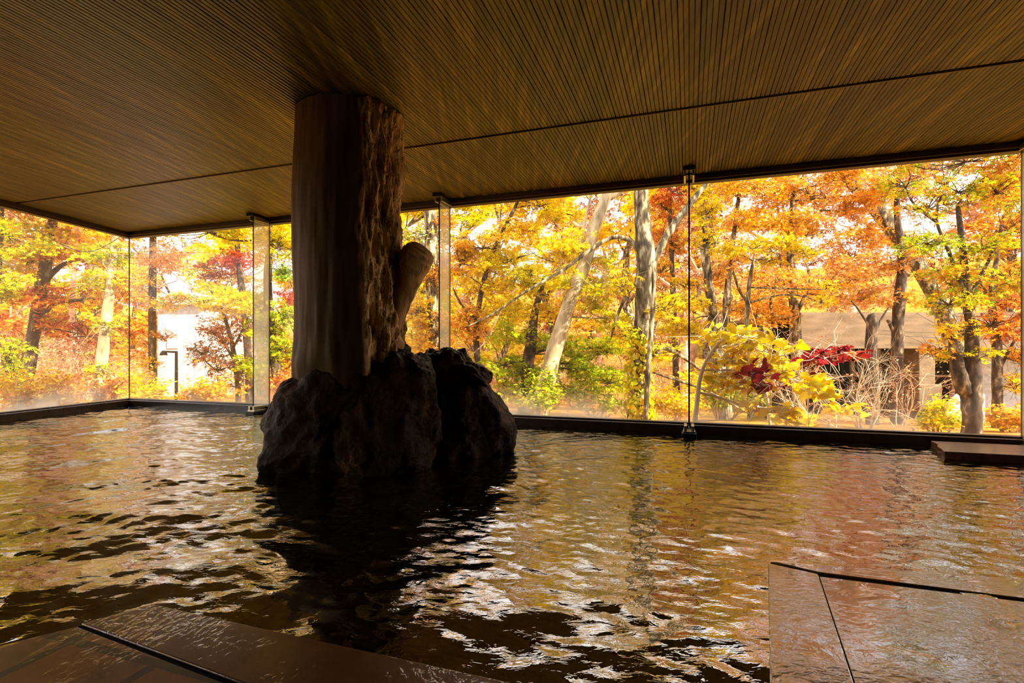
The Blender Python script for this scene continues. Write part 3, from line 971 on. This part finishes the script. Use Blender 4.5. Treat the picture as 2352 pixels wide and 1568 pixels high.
tree('leafy_tree', 'pale leaning trunk rising to the right in the middle pane', 8.0,
     [[(1238, 935, 42), (1262, 850, 38), (1290, 750, 36), (1322, 660, 33), (1345, 600, 30), (1362, 530, 28), (1388, 465, 26), (1408, 420, 22), (1440, 340, 16)]],
     [(1320, 560, 50, 34, YEL, .8), (1400, 590, 40, 26, YEL + YG), (1300, 640, 50, 34, YEL + YG), (1370, 660, 50, 50, YG + YEL, .9), (1290, 560, 50, 34, YEL), (1390, 720, 50, 40, YEL + YG), (1420, 300, 160, 60, YEL, .3)], bark='pale',
     limbs=[[(1395, 455, 18), (1425, 440, 14), (1455, 400, 10)], [(1345, 600, 10), (1338, 540, 8), (1352, 470, 6), (1372, 400, 4)]])
mt = tree('leafy_tree', 'tall thick upright trunk with yellow ivy around its foot', 7.6,
     [[(1466, 975, 50), (1470, 900, 46), (1474, 800, 42), (1480, 700, 43), (1484, 630, 46), (1478, 540, 40), (1474, 450, 33), (1470, 370, 30), (1468, 250, 25)]],
     [(1440, 760, 40, 30, YEL + YG, .7), (1500, 800, 50, 34, YEL), (1520, 700, 40, 34, YEL, .8), (1430, 650, 26, 40, YEL, .6), (1470, 180, 150, 70, GOLD, .4)], bark='bark',
     limbs=[[(1488, 620, 22), (1506, 590, 20), (1530, 545, 18), (1556, 505, 17), (1590, 462, 14), (1640, 400, 9)],
            [(1470, 580, 16), (1448, 552, 13), (1405, 545, 10), (1350, 578, 9), (1290, 622, 8), (1210, 668, 6), (1130, 722, 5), (1068, 752, 3)],
            [(1476, 640, 9), (1452, 660, 8), (1428, 700, 7), (1412, 745, 6), (1404, 775, 4)],
            [(1502, 600, 9, -.2), (1500, 690, 10, -.25), (1494, 780, 11, -.25), (1488, 860, 12, -.25), (1482, 970, 12, -.25)],
            [(1150, 715, 3), (1110, 790, 3), (1060, 830, 2)],
            [(1490, 830, 14), (1520, 800, 10), (1560, 815, 9), (1610, 850, 6)],
            [(1500, 855, 5), (1560, 875, 6), (1630, 900, 5), (1720, 950, 3)]])
# ivy on the thick trunk
r_ = np.random.default_rng(77)
na_ = 900
py_ = r_.uniform(770, 975, na_); a_ = r_.uniform(0, 6.28, na_)
rad_ = (30 + 16 * (py_ - 770) / 200) * 7.6 / F * .62 * r_.uniform(.8, 1.5, na_)
base_ = np.array([at(1468 + 4 * math.sin(y / 30), y, 7.6) for y in py_])
Ci = base_ + np.stack([np.cos(a_) * rad_, np.sin(a_) * rad_, np.zeros(na_)], 1)
Ui = np.stack([np.cos(a_), np.sin(a_), np.full(na_, .3)], 1)
o = link('ivy', leaf_mesh('ivy', Ci, Ui, r_.uniform(.05, .11, na_), pick(YEL + YG[:3], na_, r_), T_DIA, r_), M['leaf'], mt)
o['label'] = 'yellow ivy leaves'

tree('maple_tree', 'small red-orange maple crown between thick trunk and thin fin', 12.0,
     [[(1555, 930, 16), (1550, 800, 14), (1545, 650, 12), (1540, 520, 9), (1540, 440, 6)]],
     [(1530, 470, 44, 40, RED + ORG), (1560, 440, 40, 30, RED), (1525, 545, 34, 28, ORGRED), (1560, 560, 34, 34, ORG), (1520, 620, 30, 34, ORG, .6), (1540, 370, 80, 40, RED + ORG, .5)], bark='dark')
tree('leafy_tree', 'bright yellow tree directly behind the thin glass fin', 9.2,
     [[(1655, 930, 20), (1648, 830, 18), (1640, 720, 16), (1625, 600, 12), (1615, 480, 9), (1610, 380, 6)]],
     [(1620, 480, 44, 50, YEL), (1600, 430, 40, 30, YEL), (1580, 690, 60, 26, YEL), (1550, 740, 60, 34, YEL), (1590, 760, 50, 24, YEL), (1570, 650, 40, 24, GOLD), (1620, 560, 34, 40, YEL, .7), (1620, 350, 90, 40, YEL, .6)], bark='bark')

# ---- right pane
tree('maple_tree', 'broad orange maple with several grey stems in the right pane', 11.0,
     [[(1665, 930, 28), (1650, 820, 24), (1638, 720, 18), (1622, 640, 12), (1612, 560, 8)],
      [(1668, 860, 18), (1668, 760, 18), (1672, 660, 16), (1685, 540, 11), (1700, 430, 7)],
      [(1835, 930, 26), (1830, 800, 24), (1822, 680, 20), (1815, 560, 14), (1822, 440, 8)],
      [(1752, 900, 16), (1750, 780, 14), (1735, 720, 9), (1700, 670, 6), (1680, 610, 4)]],
     [(1690, 440, 90, 40, ORG + YEL[:3]), (1780, 430, 90, 40, ORG + YEL[:2] + PEACH[:1], .8), (1860, 440, 80, 40, ORG + YEL[:1] + PEACH[:2], .8), (1740, 510, 90, 40, ORG + YEL[:2]), (1850, 530, 90, 44, ORG + YEL[:2] + PEACH[:1], .8), (1940, 480, 50, 40, ORG, .6), (1960, 580, 80, 50, ORG + PEACH), (1690, 590, 60, 34, ORG + PEACH),
      (1780, 650, 90, 34, ORG + YEL[:1] + PEACH[:2], .8), (1890, 660, 90, 40, ORG + YEL[:1] + PEACH[:2], .8), (1980, 680, 70, 34, ORG + PEACH), (1700, 710, 60, 26, ORG), (1760, 720, 60, 24, ORG), (1640, 640, 34, 30, ORG), (1720, 380, 120, 30, GOLD), (1880, 360, 120, 40, ORG, .8), (1800, 280, 170, 50, ORG, .5), (1940, 400, 60, 30, ORG), (2010, 450, 50, 40, ORG + PEACH), (1990, 540, 50, 40, ORG), (1950, 200, 200, 70, GOLD, .65)], bark='bark',
     limbs=[[(1750, 790, 10), (1775, 740, 8), (1770, 690, 6), (1790, 640, 4)], [(1822, 700, 8), (1800, 640, 6), (1790, 580, 4)], [(1828, 720, 9), (1860, 650, 7), (1850, 600, 4)], [(1640, 740, 9), (1612, 700, 7), (1600, 640, 5)]])
tree('leafy_tree', 'yellow branch tree standing before the broad orange maple', 9.0,
     [[(1725, 940, 16), (1722, 850, 14), (1715, 740, 12), (1720, 660, 9), (1730, 600, 6)]],
     [(1730, 565, 60, 22, YEL), (1800, 555, 66, 22, YEL), (1850, 580, 40, 16, YEL), (1690, 575, 40, 18, YEL), (1770, 600, 50, 14, YEL, .6), (1900, 660, 30, 14, YEL, .5), (1885, 690, 30, 16, YEL, .5)], bark='bark')
tree('leaning_tree', 'thick grey trunk leaning steeply at the top of the right pane', 12.5,
     [[(2230, 930, 34), (2190, 780, 34), (2120, 630, 34), (2022, 492, 32), (1978, 440, 30), (1930, 388, 26), (1870, 320, 20)]],
     [(1930, 340, 60, 30, ORG, .4), (2080, 560, 40, 40, ORG, .4)], bark='bark')
tree('leafy_tree', 'mottled forked trunk with green and orange leaves at right', 7.0,
     [[(2233, 1005, 40), (2232, 950, 38), (2231, 905, 40), (2233, 860, 36), (2233, 800, 28), (2230, 740, 22), (2222, 680, 18), (2212, 580, 13), (2200, 470, 9)],
      [(2231, 925, 30), (2214, 890, 33), (2202, 855, 29), (2195, 810, 22), (2180, 750, 14)]],
     [(2130, 470, 70, 40, ORG + YG, .6), (2200, 430, 70, 40, ORG[:3] + YG + GRN[:2], .6), (2290, 430, 70, 50, ORGYG, .6), (2130, 550, 70, 34, GRN + YG, .8), (2190, 620, 70, 40, YG + ORG, .8), (2260, 560, 70, 40, ORG[:3] + YG + GRN[:2], .7), (2330, 520, 60, 50, ORG, .6),
      (2180, 690, 60, 34, ORG[:3] + YG + GRN[:2], .8), (2270, 660, 70, 40, GRN + ORG, .8), (2330, 640, 50, 40, YG + ORG, .7), (2210, 760, 60, 30, GOLD, .8), (2230, 815, 60, 22, YG + YEL, .8), (2280, 740, 50, 34, ORGRED, .7), (2150, 800, 50, 12, ORG, .7), (2080, 420, 60, 34, ORG[:3] + YG + GRN[:2], .6), (2300, 380, 70, 30, ORG, .7), (2250, 150, 260, 110, GOLD, .8), (2150, -20, 320, 110, GOLD, .6), (2500, 200, 160, 120, ORG, .5),
      (2220, 360, 160, 40, ORG[:3] + YG + GRN[:2], .5), (2420, 480, 90, 90, ORG[:3] + YG + GRN[:2], .6), (2250, 270, 180, 50, ORG, .25)], bark='dark', leaf=.05,
     limbs=[[(2222, 690, 10), (2180, 580, 8), (2150, 500, 6), (2170, 430, 4)], [(2150, 510, 6), (2100, 470, 5), (2080, 430, 3)], [(2222, 690, 9), (2270, 600, 6), (2300, 520, 4)]])
tree('maple_tree', 'reddish orange maple with a thin trunk at the right edge', 9.5,
     [[(2291, 985, 20), (2290, 880, 20), (2289, 780, 18), (2278, 690, 14), (2290, 590, 9), (2310, 480, 6)]],
     [(2310, 760, 40, 40, ORGRED), (2335, 820, 34, 30, ORG), (2330, 880, 30, 30, ORG + YEL), (2300, 690, 50, 30, RED + ORG, .7), (2380, 700, 60, 60, ORGRED), (2340, 420, 60, 50, ORG, .7)], bark='dark',
     limbs=[[(2291, 860, 8), (2320, 800, 6), (2350, 750, 4)]])

# ---- near branch of broad yellow leaves just outside the right pane
sap = tree('yellow_sapling', 'broad-leaved yellow sapling close behind the right pane', 5.4,
     [[(1592, 1005, 12), (1600, 930, 11), (1610, 860, 9), (1640, 800, 7), (1690, 760, 5)]],
     [(1640, 770, 44, 30, YEL), (1700, 765, 60, 28, YEL), (1760, 775, 50, 26, YEL), (1790, 810, 56, 26, YEL), (1740, 825, 50, 24, YEL), (1680, 820, 60, 30, GOLD), (1810, 850, 40, 26, YEL), (1850, 870, 44, 26, YEL), (1885, 878, 30, 20, YEL),
      (1690, 880, 60, 24, GOLD), (1740, 930, 50, 18, YEL), (1790, 950, 50, 16, YEL + ORG[:1]), (1840, 965, 40, 9, YEL), (1945, 938, 26, 14, YEL), (1650, 860, 34, 24, ORG + YEL), (1870, 900, 24, 10, YEL)],
     bark='ltwig', leaf=.115, template=T_OVAL, density=.75,
     limbs=[[(1600, 900, 7), (1660, 915, 6), (1730, 940, 5), (1800, 960, 4), (1880, 985, 2)], [(1610, 850, 6), (1680, 850, 5), (1760, 860, 4), (1850, 880, 3), (1930, 930, 2)], [(1640, 800, 6), (1720, 790, 5), (1800, 830, 4), (1860, 865, 2)]])
tree('crimson_sapling', 'small crimson-leaved sapling among the yellow leaves', 5.8,
     [[(1770, 1005, 7), (1765, 930, 6), (1752, 870, 5), (1748, 835, 3)]],
     [(1735, 852, 18, 22, CRM, 1, -.75), (1758, 880, 16, 16, CRM, 1, -.75), (1885, 815, 26, 14, CRM, .8), (1865, 830, 18, 14, CRM, .8), (1960, 812, 24, 8, RED + CRM, .7), (1925, 802, 18, 8, CRM, .7)], bark='ltwig', leaf=.10, template=T_OVAL, density=.8,
     limbs=[[(1765, 920, 5), (1820, 860, 4), (1890, 815, 3), (1970, 810, 2)]])

# ---- bare shrubs and broken trunks before the concrete building
def twig_mesh(seed, h, spread, n=26, depth=3, r0=.011):
    r = random.Random(seed)
    mb = MB()
    def grow(p, d, L, rad, k):
        pts = [p]; q = p.copy(); dd = d.copy()
        for _ in range(3):
            dd = (dd + Vector((r.gauss(0, .18), r.gauss(0, .18), r.gauss(.03, .12)))).normalized()
            q = q + dd * (L / 3); pts.append(q)
        mb.tube(pts, [rad, rad * .85, rad * .65, rad * .45], 3 if k < 2 else 5, False)
        if k > 0:
            for _ in range(r.choice((2, 3, 3, 4))):
                i = r.choice((1, 2, 3))
                nd = (dd + Vector((r.gauss(0, .6), r.gauss(0, .6), r.gauss(0, .4)))).normalized()
                grow(pts[i], nd, L * r.uniform(.5, .75), rad * .5, k - 1)
    for _ in range(n):
        a = r.uniform(0, 6.28); s = r.uniform(.1, 1) * spread
        d = Vector((math.cos(a) * s, math.sin(a) * s, 1)).normalized()
        grow(Vector((math.cos(a) * .08, math.sin(a) * .08, -.05)), d, h * r.uniform(.4, .65), r0, depth)
    return mb


def shrub(name, label, px, Y, h, mat, seed, spread=.8, n=12, leaves=None, group=None, nl=700, lsize=.05, cat='shrub', py=None):
    p = at(px, HY, Y); g = gz(p.x, p.y)
    t = empty(name, label, cat, (p.x, p.y, g), group)
    mb = twig_mesh(seed, h, spread, n)
    me = bpy.data.meshes.new('stems'); me.from_pydata(mb.v, [], mb.f); me.update(); me.materials.append(M[mat])
    o = bpy.data.objects.new('stems', me); COL.objects.link(o); o.parent = t
    if leaves:
        r = np.random.default_rng(seed + 900)
        vv = np.array(mb.v); vv = vv[vv[:, 2] > h * .2]
        C = vv[r.integers(0, len(vv), nl)] + r.normal(0, .04, (nl, 3))
        U = np.tile(np.array([[0, 0, 1.0]]), (nl, 1))
        me = leaf_mesh('foliage', C, U, r.uniform(.6, 1.3, nl) * lsize, pick(leaves, nl, r), T_DIA, r)
        me.materials.append(M['leaf'])
        o = bpy.data.objects.new('foliage', me); COL.objects.link(o); o.parent = t
    return t


def copytree(o, parent=None):
    c = o.copy(); COL.objects.link(c)
    if parent: c.parent = parent
    for ch in list(o.children): copytree(ch, c)
    return c


shrub('bare_shrub', 'pale leafless shrub in front of the concrete beam', 1985, 7.6, 1.55, 'ltwig', 31, .9, 8)
shrub('bare_shrub', 'tangled bare shrub left of the concrete pillar, low by the sill', 2060, 8.8, 1.5, 'twig', 32, 1.0, 7, PEACH + MAR, nl=260)
shrub('bare_shrub', 'bare shrub of whitish stems under the yellow leaves', 1900, 6.6, .95, 'ltwig', 33, 1.2, 8)
shrub('bare_shrub', 'fine russet-twigged shrub behind the yellow sapling', 1840, 9.5, 1.7, 'twig', 34, .8, 12, MAR + PEACH, nl=700)
tree('broken_trunk', 'dark broken-topped trunk nearer the middle of the concrete beam', 10.0,
     [[(2003, 985, 28), (2003, 880, 26), (2001, 800, 24), (2003, 735, 24), (2000, 722, 14)]], [], bark='dark', limbs=[[(2003, 790, 7), (2020, 740, 5), (2045, 700, 3)], [(2003, 760, 7), (1975, 715, 5), (1955, 690, 3)]])
tree('forked_tree', 'dark trunk with a side fork standing before the concrete beam', 10.6,
     [[(2060, 985, 28), (2058, 880, 26), (2061, 790, 26), (2064, 710, 24), (2072, 600, 18), (2060, 480, 12), (2070, 350, 7)]], [(2075, 690, 50, 18, ORG, .8), (2060, 600, 60, 34, ORG + PEACH, .8), (2040, 430, 80, 40, ORG, .8), (2030, 690, 40, 14, ORG + PEACH, .7)], bark='dark', limbs=[[(2061, 780, 12), (2045, 745, 9), (2038, 735, 6)]])

# low bushes along the foot of the windows
low = [(60, 8.3, .75, YEL + ORG[:2], 'orange-yellow bush at the foot of the far left glass'), (140, 8.8, .8, YEL + ORG, 'golden bush left of the pale-trunked maple'),
       (275, 9.4, .8, ORG + PEACH, 'peach-orange bush beside the glass corner'), (330, 8.9, .5, YEL, 'low yellow bush just right of the glass corner'),
       (480, 8.6, .55, YEL + ORG, 'low golden bush left of the first glass fin'), (665, 8.4, .9, RED + ORG, 'red-leaved bush tucked beside the log pillar'),
       (1240, 8.0, .8, YG + GRN, 'yellow-green bush behind the steam in the middle pane'), (1370, 8.6, .95, YG + GRN, 'green-yellow bush left of the thick trunk'),
       (1540, 8.2, .8, YEL, 'yellow bush right of the thick trunk'), (2150, 7.6, .55, YEL + YG, 'low yellow bush below the concrete pillar'),
       (2320, 8.0, .5, YEL + ORG, 'low golden bush at the right edge by the sill'), (1660, 8.4, .9, GRN + YG, 'green bush behind the yellow sapling')]
for i, (px, Y, h, pal, lb) in enumerate(low):
    shrub('leafy_shrub', lb, px, Y, h, 'twig', 60 + i, 1.0, 9, pal, nl=1800, lsize=.06)

# ---- distant woods: a few kinds, copied
def far_tree(seed, pal, h, label, group, bark, dens=1.0):
    t = empty('forest_tree', label, 'tree', (0, 0, 0), group)
    r = np.random.default_rng(seed)
    mb = MB()
    pts = [Vector((r.normal(0, .12) * i, r.normal(0, .12) * i, h * i / 6 - .2 * (i == 0))) for i in range(7)]
    mb.tube(pts, [.16 * (1 - .13 * i) for i in range(7)], 8, True, .15, seed)
    me = bpy.data.meshes.new('trunk'); me.from_pydata(mb.v, [], mb.f); me.update(); me.materials.append(M[bark])
    o = bpy.data.objects.new('trunk', me); COL.objects.link(o); o.parent = t
    mb = MB(); CC, UU = [], []
    for k in range(15):
        z = h * r.uniform(.22, 1.05); a = r.uniform(0, 6.28); R = r.uniform(.4, 1.9) * (1.15 - .55 * z / h)
        c = (math.cos(a) * R, math.sin(a) * R, z)
        p = pts[min(6, int(max(0, z - R * .5) / h * 6))]
        mb.tube(curve_pts(p, c, 4, .05, r), [.04, .032, .024, .016, .008], 4, False)
        C_, U_, S_ = spray_points(c, .9, .9, .45, 6, int(330 * dens), r, .45)
        CC.append(C_); UU.append(U_)
        for s in S_:
            mb.tube(curve_pts(c, s, 3, 0, r), [.014, .01, .007, .004], 3, False)
    me = bpy.data.meshes.new('branches'); me.from_pydata(mb.v, [], mb.f); me.update(); me.materials.append(M[bark])
    o = bpy.data.objects.new('branches', me); COL.objects.link(o); o.parent = t
    C = np.concatenate(CC); U = np.concatenate(UU)
    me = leaf_mesh('foliage', C, U, r.uniform(.10, .19, len(C)), pick(pal, len(C), r), T_MAP, r); me.materials.append(M['leaf'])
    o = bpy.data.objects.new('foliage', me); COL.objects.link(o); o.parent = t
    return t


kinds = [
    far_tree(1, ORG, 8, 'orange-leaved tree in the woods on the far slope', 'orange trees on the far slope', 'bark'),
    far_tree(2, YEL + ORG[:2], 9, 'golden tree in the woods on the far slope', 'golden trees on the far slope', 'bark'),
    far_tree(3, PEACH + MAR, 8, 'nearly bare peach-brown tree on the far slope', 'nearly bare trees on the far slope', 'twig', .35),
    far_tree(4, ORGRED, 7.5, 'rust-red tree in the woods on the far slope', 'rust-red trees on the far slope', 'dark'),
    far_tree(5, YG + YEL, 8, 'yellow-green tree in the woods on the far slope', 'yellow-green trees on the far slope', 'bark'),
]
rr = random.Random(12)
used = [False] * len(kinds)
spots = []
for row, (t0, n) in enumerate([(10.5, 13), (15, 16), (20.5, 20), (27, 22)]):
    for i in range(n):
        px = -250 + (2352 + 500) * (i + rr.uniform(.2, .8)) / n
        dirx = (px - CX) / F
        # distance such that the ground lies t0 beyond the glass
        Y = 6.0
        while outside(dirx * Y, Y) < t0 + rr.uniform(-.02, .02): Y += .15
        Y += rr.uniform(-1.2, 1.6)
        if 1780 < px < 2560 and Y < 22.5: continue
        if 280 < px < 480 and Y < 26: continue
        spots.append((px, Y))
for (px, Y) in spots:
    if px < 700: k = rr.choice((1, 1, 2, 2, 4, 4, 3))
    elif px < 1500: k = rr.choice((1, 1, 1, 2, 4, 4))
    else: k = rr.choice((0, 1, 1, 2, 2, 0))
    p = at(px, HY, Y)
    o = kinds[k] if not used[k] else copytree(kinds[k])
    used[k] = True
    o.location = (p.x, p.y, gz(p.x, p.y))
    o.rotation_euler = (0, 0, rr.uniform(0, 6.28))
    s = rr.uniform(.75, 1.1) * (1.35 if outside(p.x, p.y) > 19 else 1.0); o.scale = (s, s, s)
# peach brush scattered between the trunks
bs = shrub('bare_shrub', 'leafless peach-coloured brush among the distant trunks', 100, 13, 2.0, 'twig', 50, .8, 14, PEACH + ORG[:1], 'peach brush between the distant trunks', 900, .06)
for i in range(40):
    px = -80 + 2500 * (i + rr.uniform(.1, .9)) / 40
    dirx = (px - CX) / F; Y = 6.0; t0 = rr.uniform(7, 22)
    while outside(dirx * Y, Y) < t0: Y += .15
    if (1820 < px < 2400 and Y < 18) or (330 < px < 490 and Y < 22): continue
    p = at(px, HY, Y); o = copytree(bs); o.location = (p.x, p.y, gz(p.x, p.y)); o.rotation_euler = (0, 0, rr.uniform(0, 6.28))
    s = rr.uniform(.7, 1.5); o.scale = (s, s, s * rr.uniform(.8, 1.1))

# ------------------------------------------------------------------ concrete building at right
def building():
    Y = 14.0
    def X(px, y=Y): return (px - CX) / F * y
    def Z(py, y=Y): return H + (HY - py) / F * y
    g = gz(X(2130), Y)
    t = empty('concrete_building', 'low tan concrete building with a deep beam on a square pillar', 'building', (X(2130), Y, g))
    mb = MB(); mb.box(X(1840), X(2700), Y, Y + .6, Z(800), Z(722)); mb.box(X(1830), X(2700), Y - .1, Y + .02, Z(800), Z(794))
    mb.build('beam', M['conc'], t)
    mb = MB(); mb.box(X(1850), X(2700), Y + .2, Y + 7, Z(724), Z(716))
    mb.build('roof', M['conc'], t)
    mb = MB(); mb.box(X(2112), X(2150), Y + .02, Y + .55, g - .2, Z(798)); mb.box(X(2104), X(2157), Y - .1, Y + .6, g - .2, Z(882))
    mb.build('pillar', M['conc'], t, bevel=.02)
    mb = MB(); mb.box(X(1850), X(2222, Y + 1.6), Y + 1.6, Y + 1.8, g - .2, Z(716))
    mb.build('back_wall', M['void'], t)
    mb = MB(); mb.box(X(2224, Y + 1.6), X(2700), Y + 1.6, Y + 1.9, g - .2, Z(800))
    mb.build('side_wall', M['white'], t)
    mb = MB()
    q = [at(2130, 962, 11.2), at(2168, 962, 11.2), at(2262, 905, 13.6), at(2210, 893, 13.6)]
    mb.add([tuple(p) for p in q] + [(p.x, p.y, p.z - .9) for p in q], [(0, 1, 2, 3), (0, 4, 5, 1), (1, 5, 6, 2), (2, 6, 7, 3), (3, 7, 4, 0)])
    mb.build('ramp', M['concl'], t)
    mb = MB()
    for px in (1960, 2020, 2080, 2190): mb.box(X(px, Y + 1.5) - .05, X(px, Y + 1.5) + .05, Y + 1.5, Y + 1.6, g, Z(800))
    for py in (830, 870): mb.box(X(1850), X(2220, Y + 1.5), Y + 1.5, Y + 1.6, Z(py) - .03, Z(py) + .03)
    mb.build('window_frame', M['conc'], t)


building()


def wire(label, pts, name='overhead_wire', rad=.008, group=None):
    P = [at(*p) for p in pts]
    PP = []
    for i in range(len(P) - 1):
        a, b, c, d = P[max(0, i - 1)], P[i], P[i + 1], P[min(len(P) - 1, i + 2)]
        for k in range(6):
            f = k / 6
            PP.append(.5 * ((2 * b) + (c - a) * f + (2 * a - 5 * b + 4 * c - d) * f * f + (3 * b - a - 3 * c + d) * f ** 3))
    PP.append(P[-1])
    mb = MB(); mb.tube(PP, [rad] * len(PP), 6)
    tag(mb.build(name, M['black'], None, True), label, 'wire', group)


wire('thin sagging wire outside the far left glass', [(-40, 425, 8.6), (0, 461, 8.6), (38, 496, 8.6), (126, 553, 8.6), (199, 578, 8.6), (262, 553, 8.6), (330, 500, 8.6)], 'hanging_wire', .0055)
wire('upper thin dark wire across the concrete beam', [(1990, 755, 11.6), (2090, 762, 11.6), (2240, 763, 11.6), (2420, 758, 11.6)], rad=.007)
wire('lower thin dark wire across the concrete beam', [(1990, 764, 11.7), (2090, 772, 11.7), (2240, 778, 11.7), (2420, 774, 11.7)], rad=.007)


def lamp_post():
    Y = 11
    p = at(405, 905, Y); g = gz(p.x, p.y)
    t = empty('lamp_post', 'thin dark garden lamp post with a short side arm', 'lamp post', (p.x, p.y, g))
    z1 = at(405, 806, Y).z
    mb = MB(); mb.tube([(p.x, p.y, g - .1), (p.x, p.y, z1)], [.035, .028], 10); mb.build('pole', M['black'], t, True)
    mb = MB(); mb.tube([(p.x, p.y, z1 - .02), (p.x - .27, p.y, z1 - .01)], [.022, .02], 8); mb.build('arm', M['black'], t, True)
    mb = MB(); mb.tube([(p.x - .27, p.y, z1 + .01), (p.x - .27, p.y, z1 - .05), (p.x - .27, p.y, z1 - .09)], [.03, .07, .075], 12); mb.build('lamp_shade', M['black'], t, True)


lamp_post()


def reflection_block():  # added pale block, stands in for a bright reflection in the glass
    Y = 16
    a = at(362, 900, Y); b = at(468, 700, Y); g = gz((a.x + b.x) / 2, Y)
    t = empty('reflection_block', 'pale block with a roof, standing in for a bright reflection in the left pane', 'block', ((a.x + b.x) / 2, Y, g))
    mb = MB(); mb.box(a.x, b.x, Y, Y + 4, g - 1, b.z); mb.build('wall', M['white'], t)
    mb = MB(); mb.add([(a.x - .2, Y - .2, b.z), (b.x + .2, Y - .2, b.z), (b.x + .2, Y + 4.2, b.z), (a.x - .2, Y + 4.2, b.z), ((a.x + b.x) / 2, Y - .2, b.z + .45), ((a.x + b.x) / 2, Y + 4.2, b.z + .45)],
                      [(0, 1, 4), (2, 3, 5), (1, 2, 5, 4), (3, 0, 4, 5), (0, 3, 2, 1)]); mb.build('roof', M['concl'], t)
    w0 = at(385, 800, Y); w1 = at(410, 765, Y)
    mb = MB(); mb.box(w0.x, w1.x, Y - .03, Y + .03, w0.z, w1.z); mb.build('window', flat('pale pane', (205, 205, 205), .2), t)


reflection_block()

# ------------------------------------------------------------------ light, camera
w = bpy.data.worlds.new('sky'); scene.world = w; w.use_nodes = True
nt = w.node_tree; nt.nodes.clear()
bg = N(nt, 'Background', Strength=2.6); bg.inputs['Color'].default_value = (.93, .92, 1.0, 1)
wo = nt.nodes.new('ShaderNodeOutputWorld'); nt.links.new(bg.outputs[0], wo.inputs[0])

sun = bpy.data.lights.new('sun', 'SUN'); sun.energy = 12.0; sun.color = (1, .93, .78); sun.angle = math.radians(1.2)
so = bpy.data.objects.new('sun', sun); COL.objects.link(so)
so.rotation_euler = Vector((.78, -.42, .62)).to_track_quat('Z', 'Y').to_euler()

cam = bpy.data.cameras.new('camera'); co = bpy.data.objects.new('camera', cam); COL.objects.link(co)
co.location = (0, 0, H); co.rotation_euler = (math.pi / 2, 0, 0)
cam.sensor_width = 36; cam.lens = F / 2352 * 36
cam.shift_y = (HY - 784) / 2352
cam.clip_start = .02; cam.clip_end = 300
scene.camera = co

scene.view_settings.view_transform = 'Standard'
scene.view_settings.look = 'None'
scene.view_settings.exposure = .36
cy = scene.cycles
cy.max_bounces = 6; cy.diffuse_bounces = 3; cy.glossy_bounces = 3; cy.transmission_bounces = 4; cy.transparent_max_bounces = 10
cy.sample_clamp_indirect = 6
cy.use_denoising = True
cy.use_adaptive_sampling = True; cy.adaptive_threshold = .06; cy.adaptive_min_samples = 16
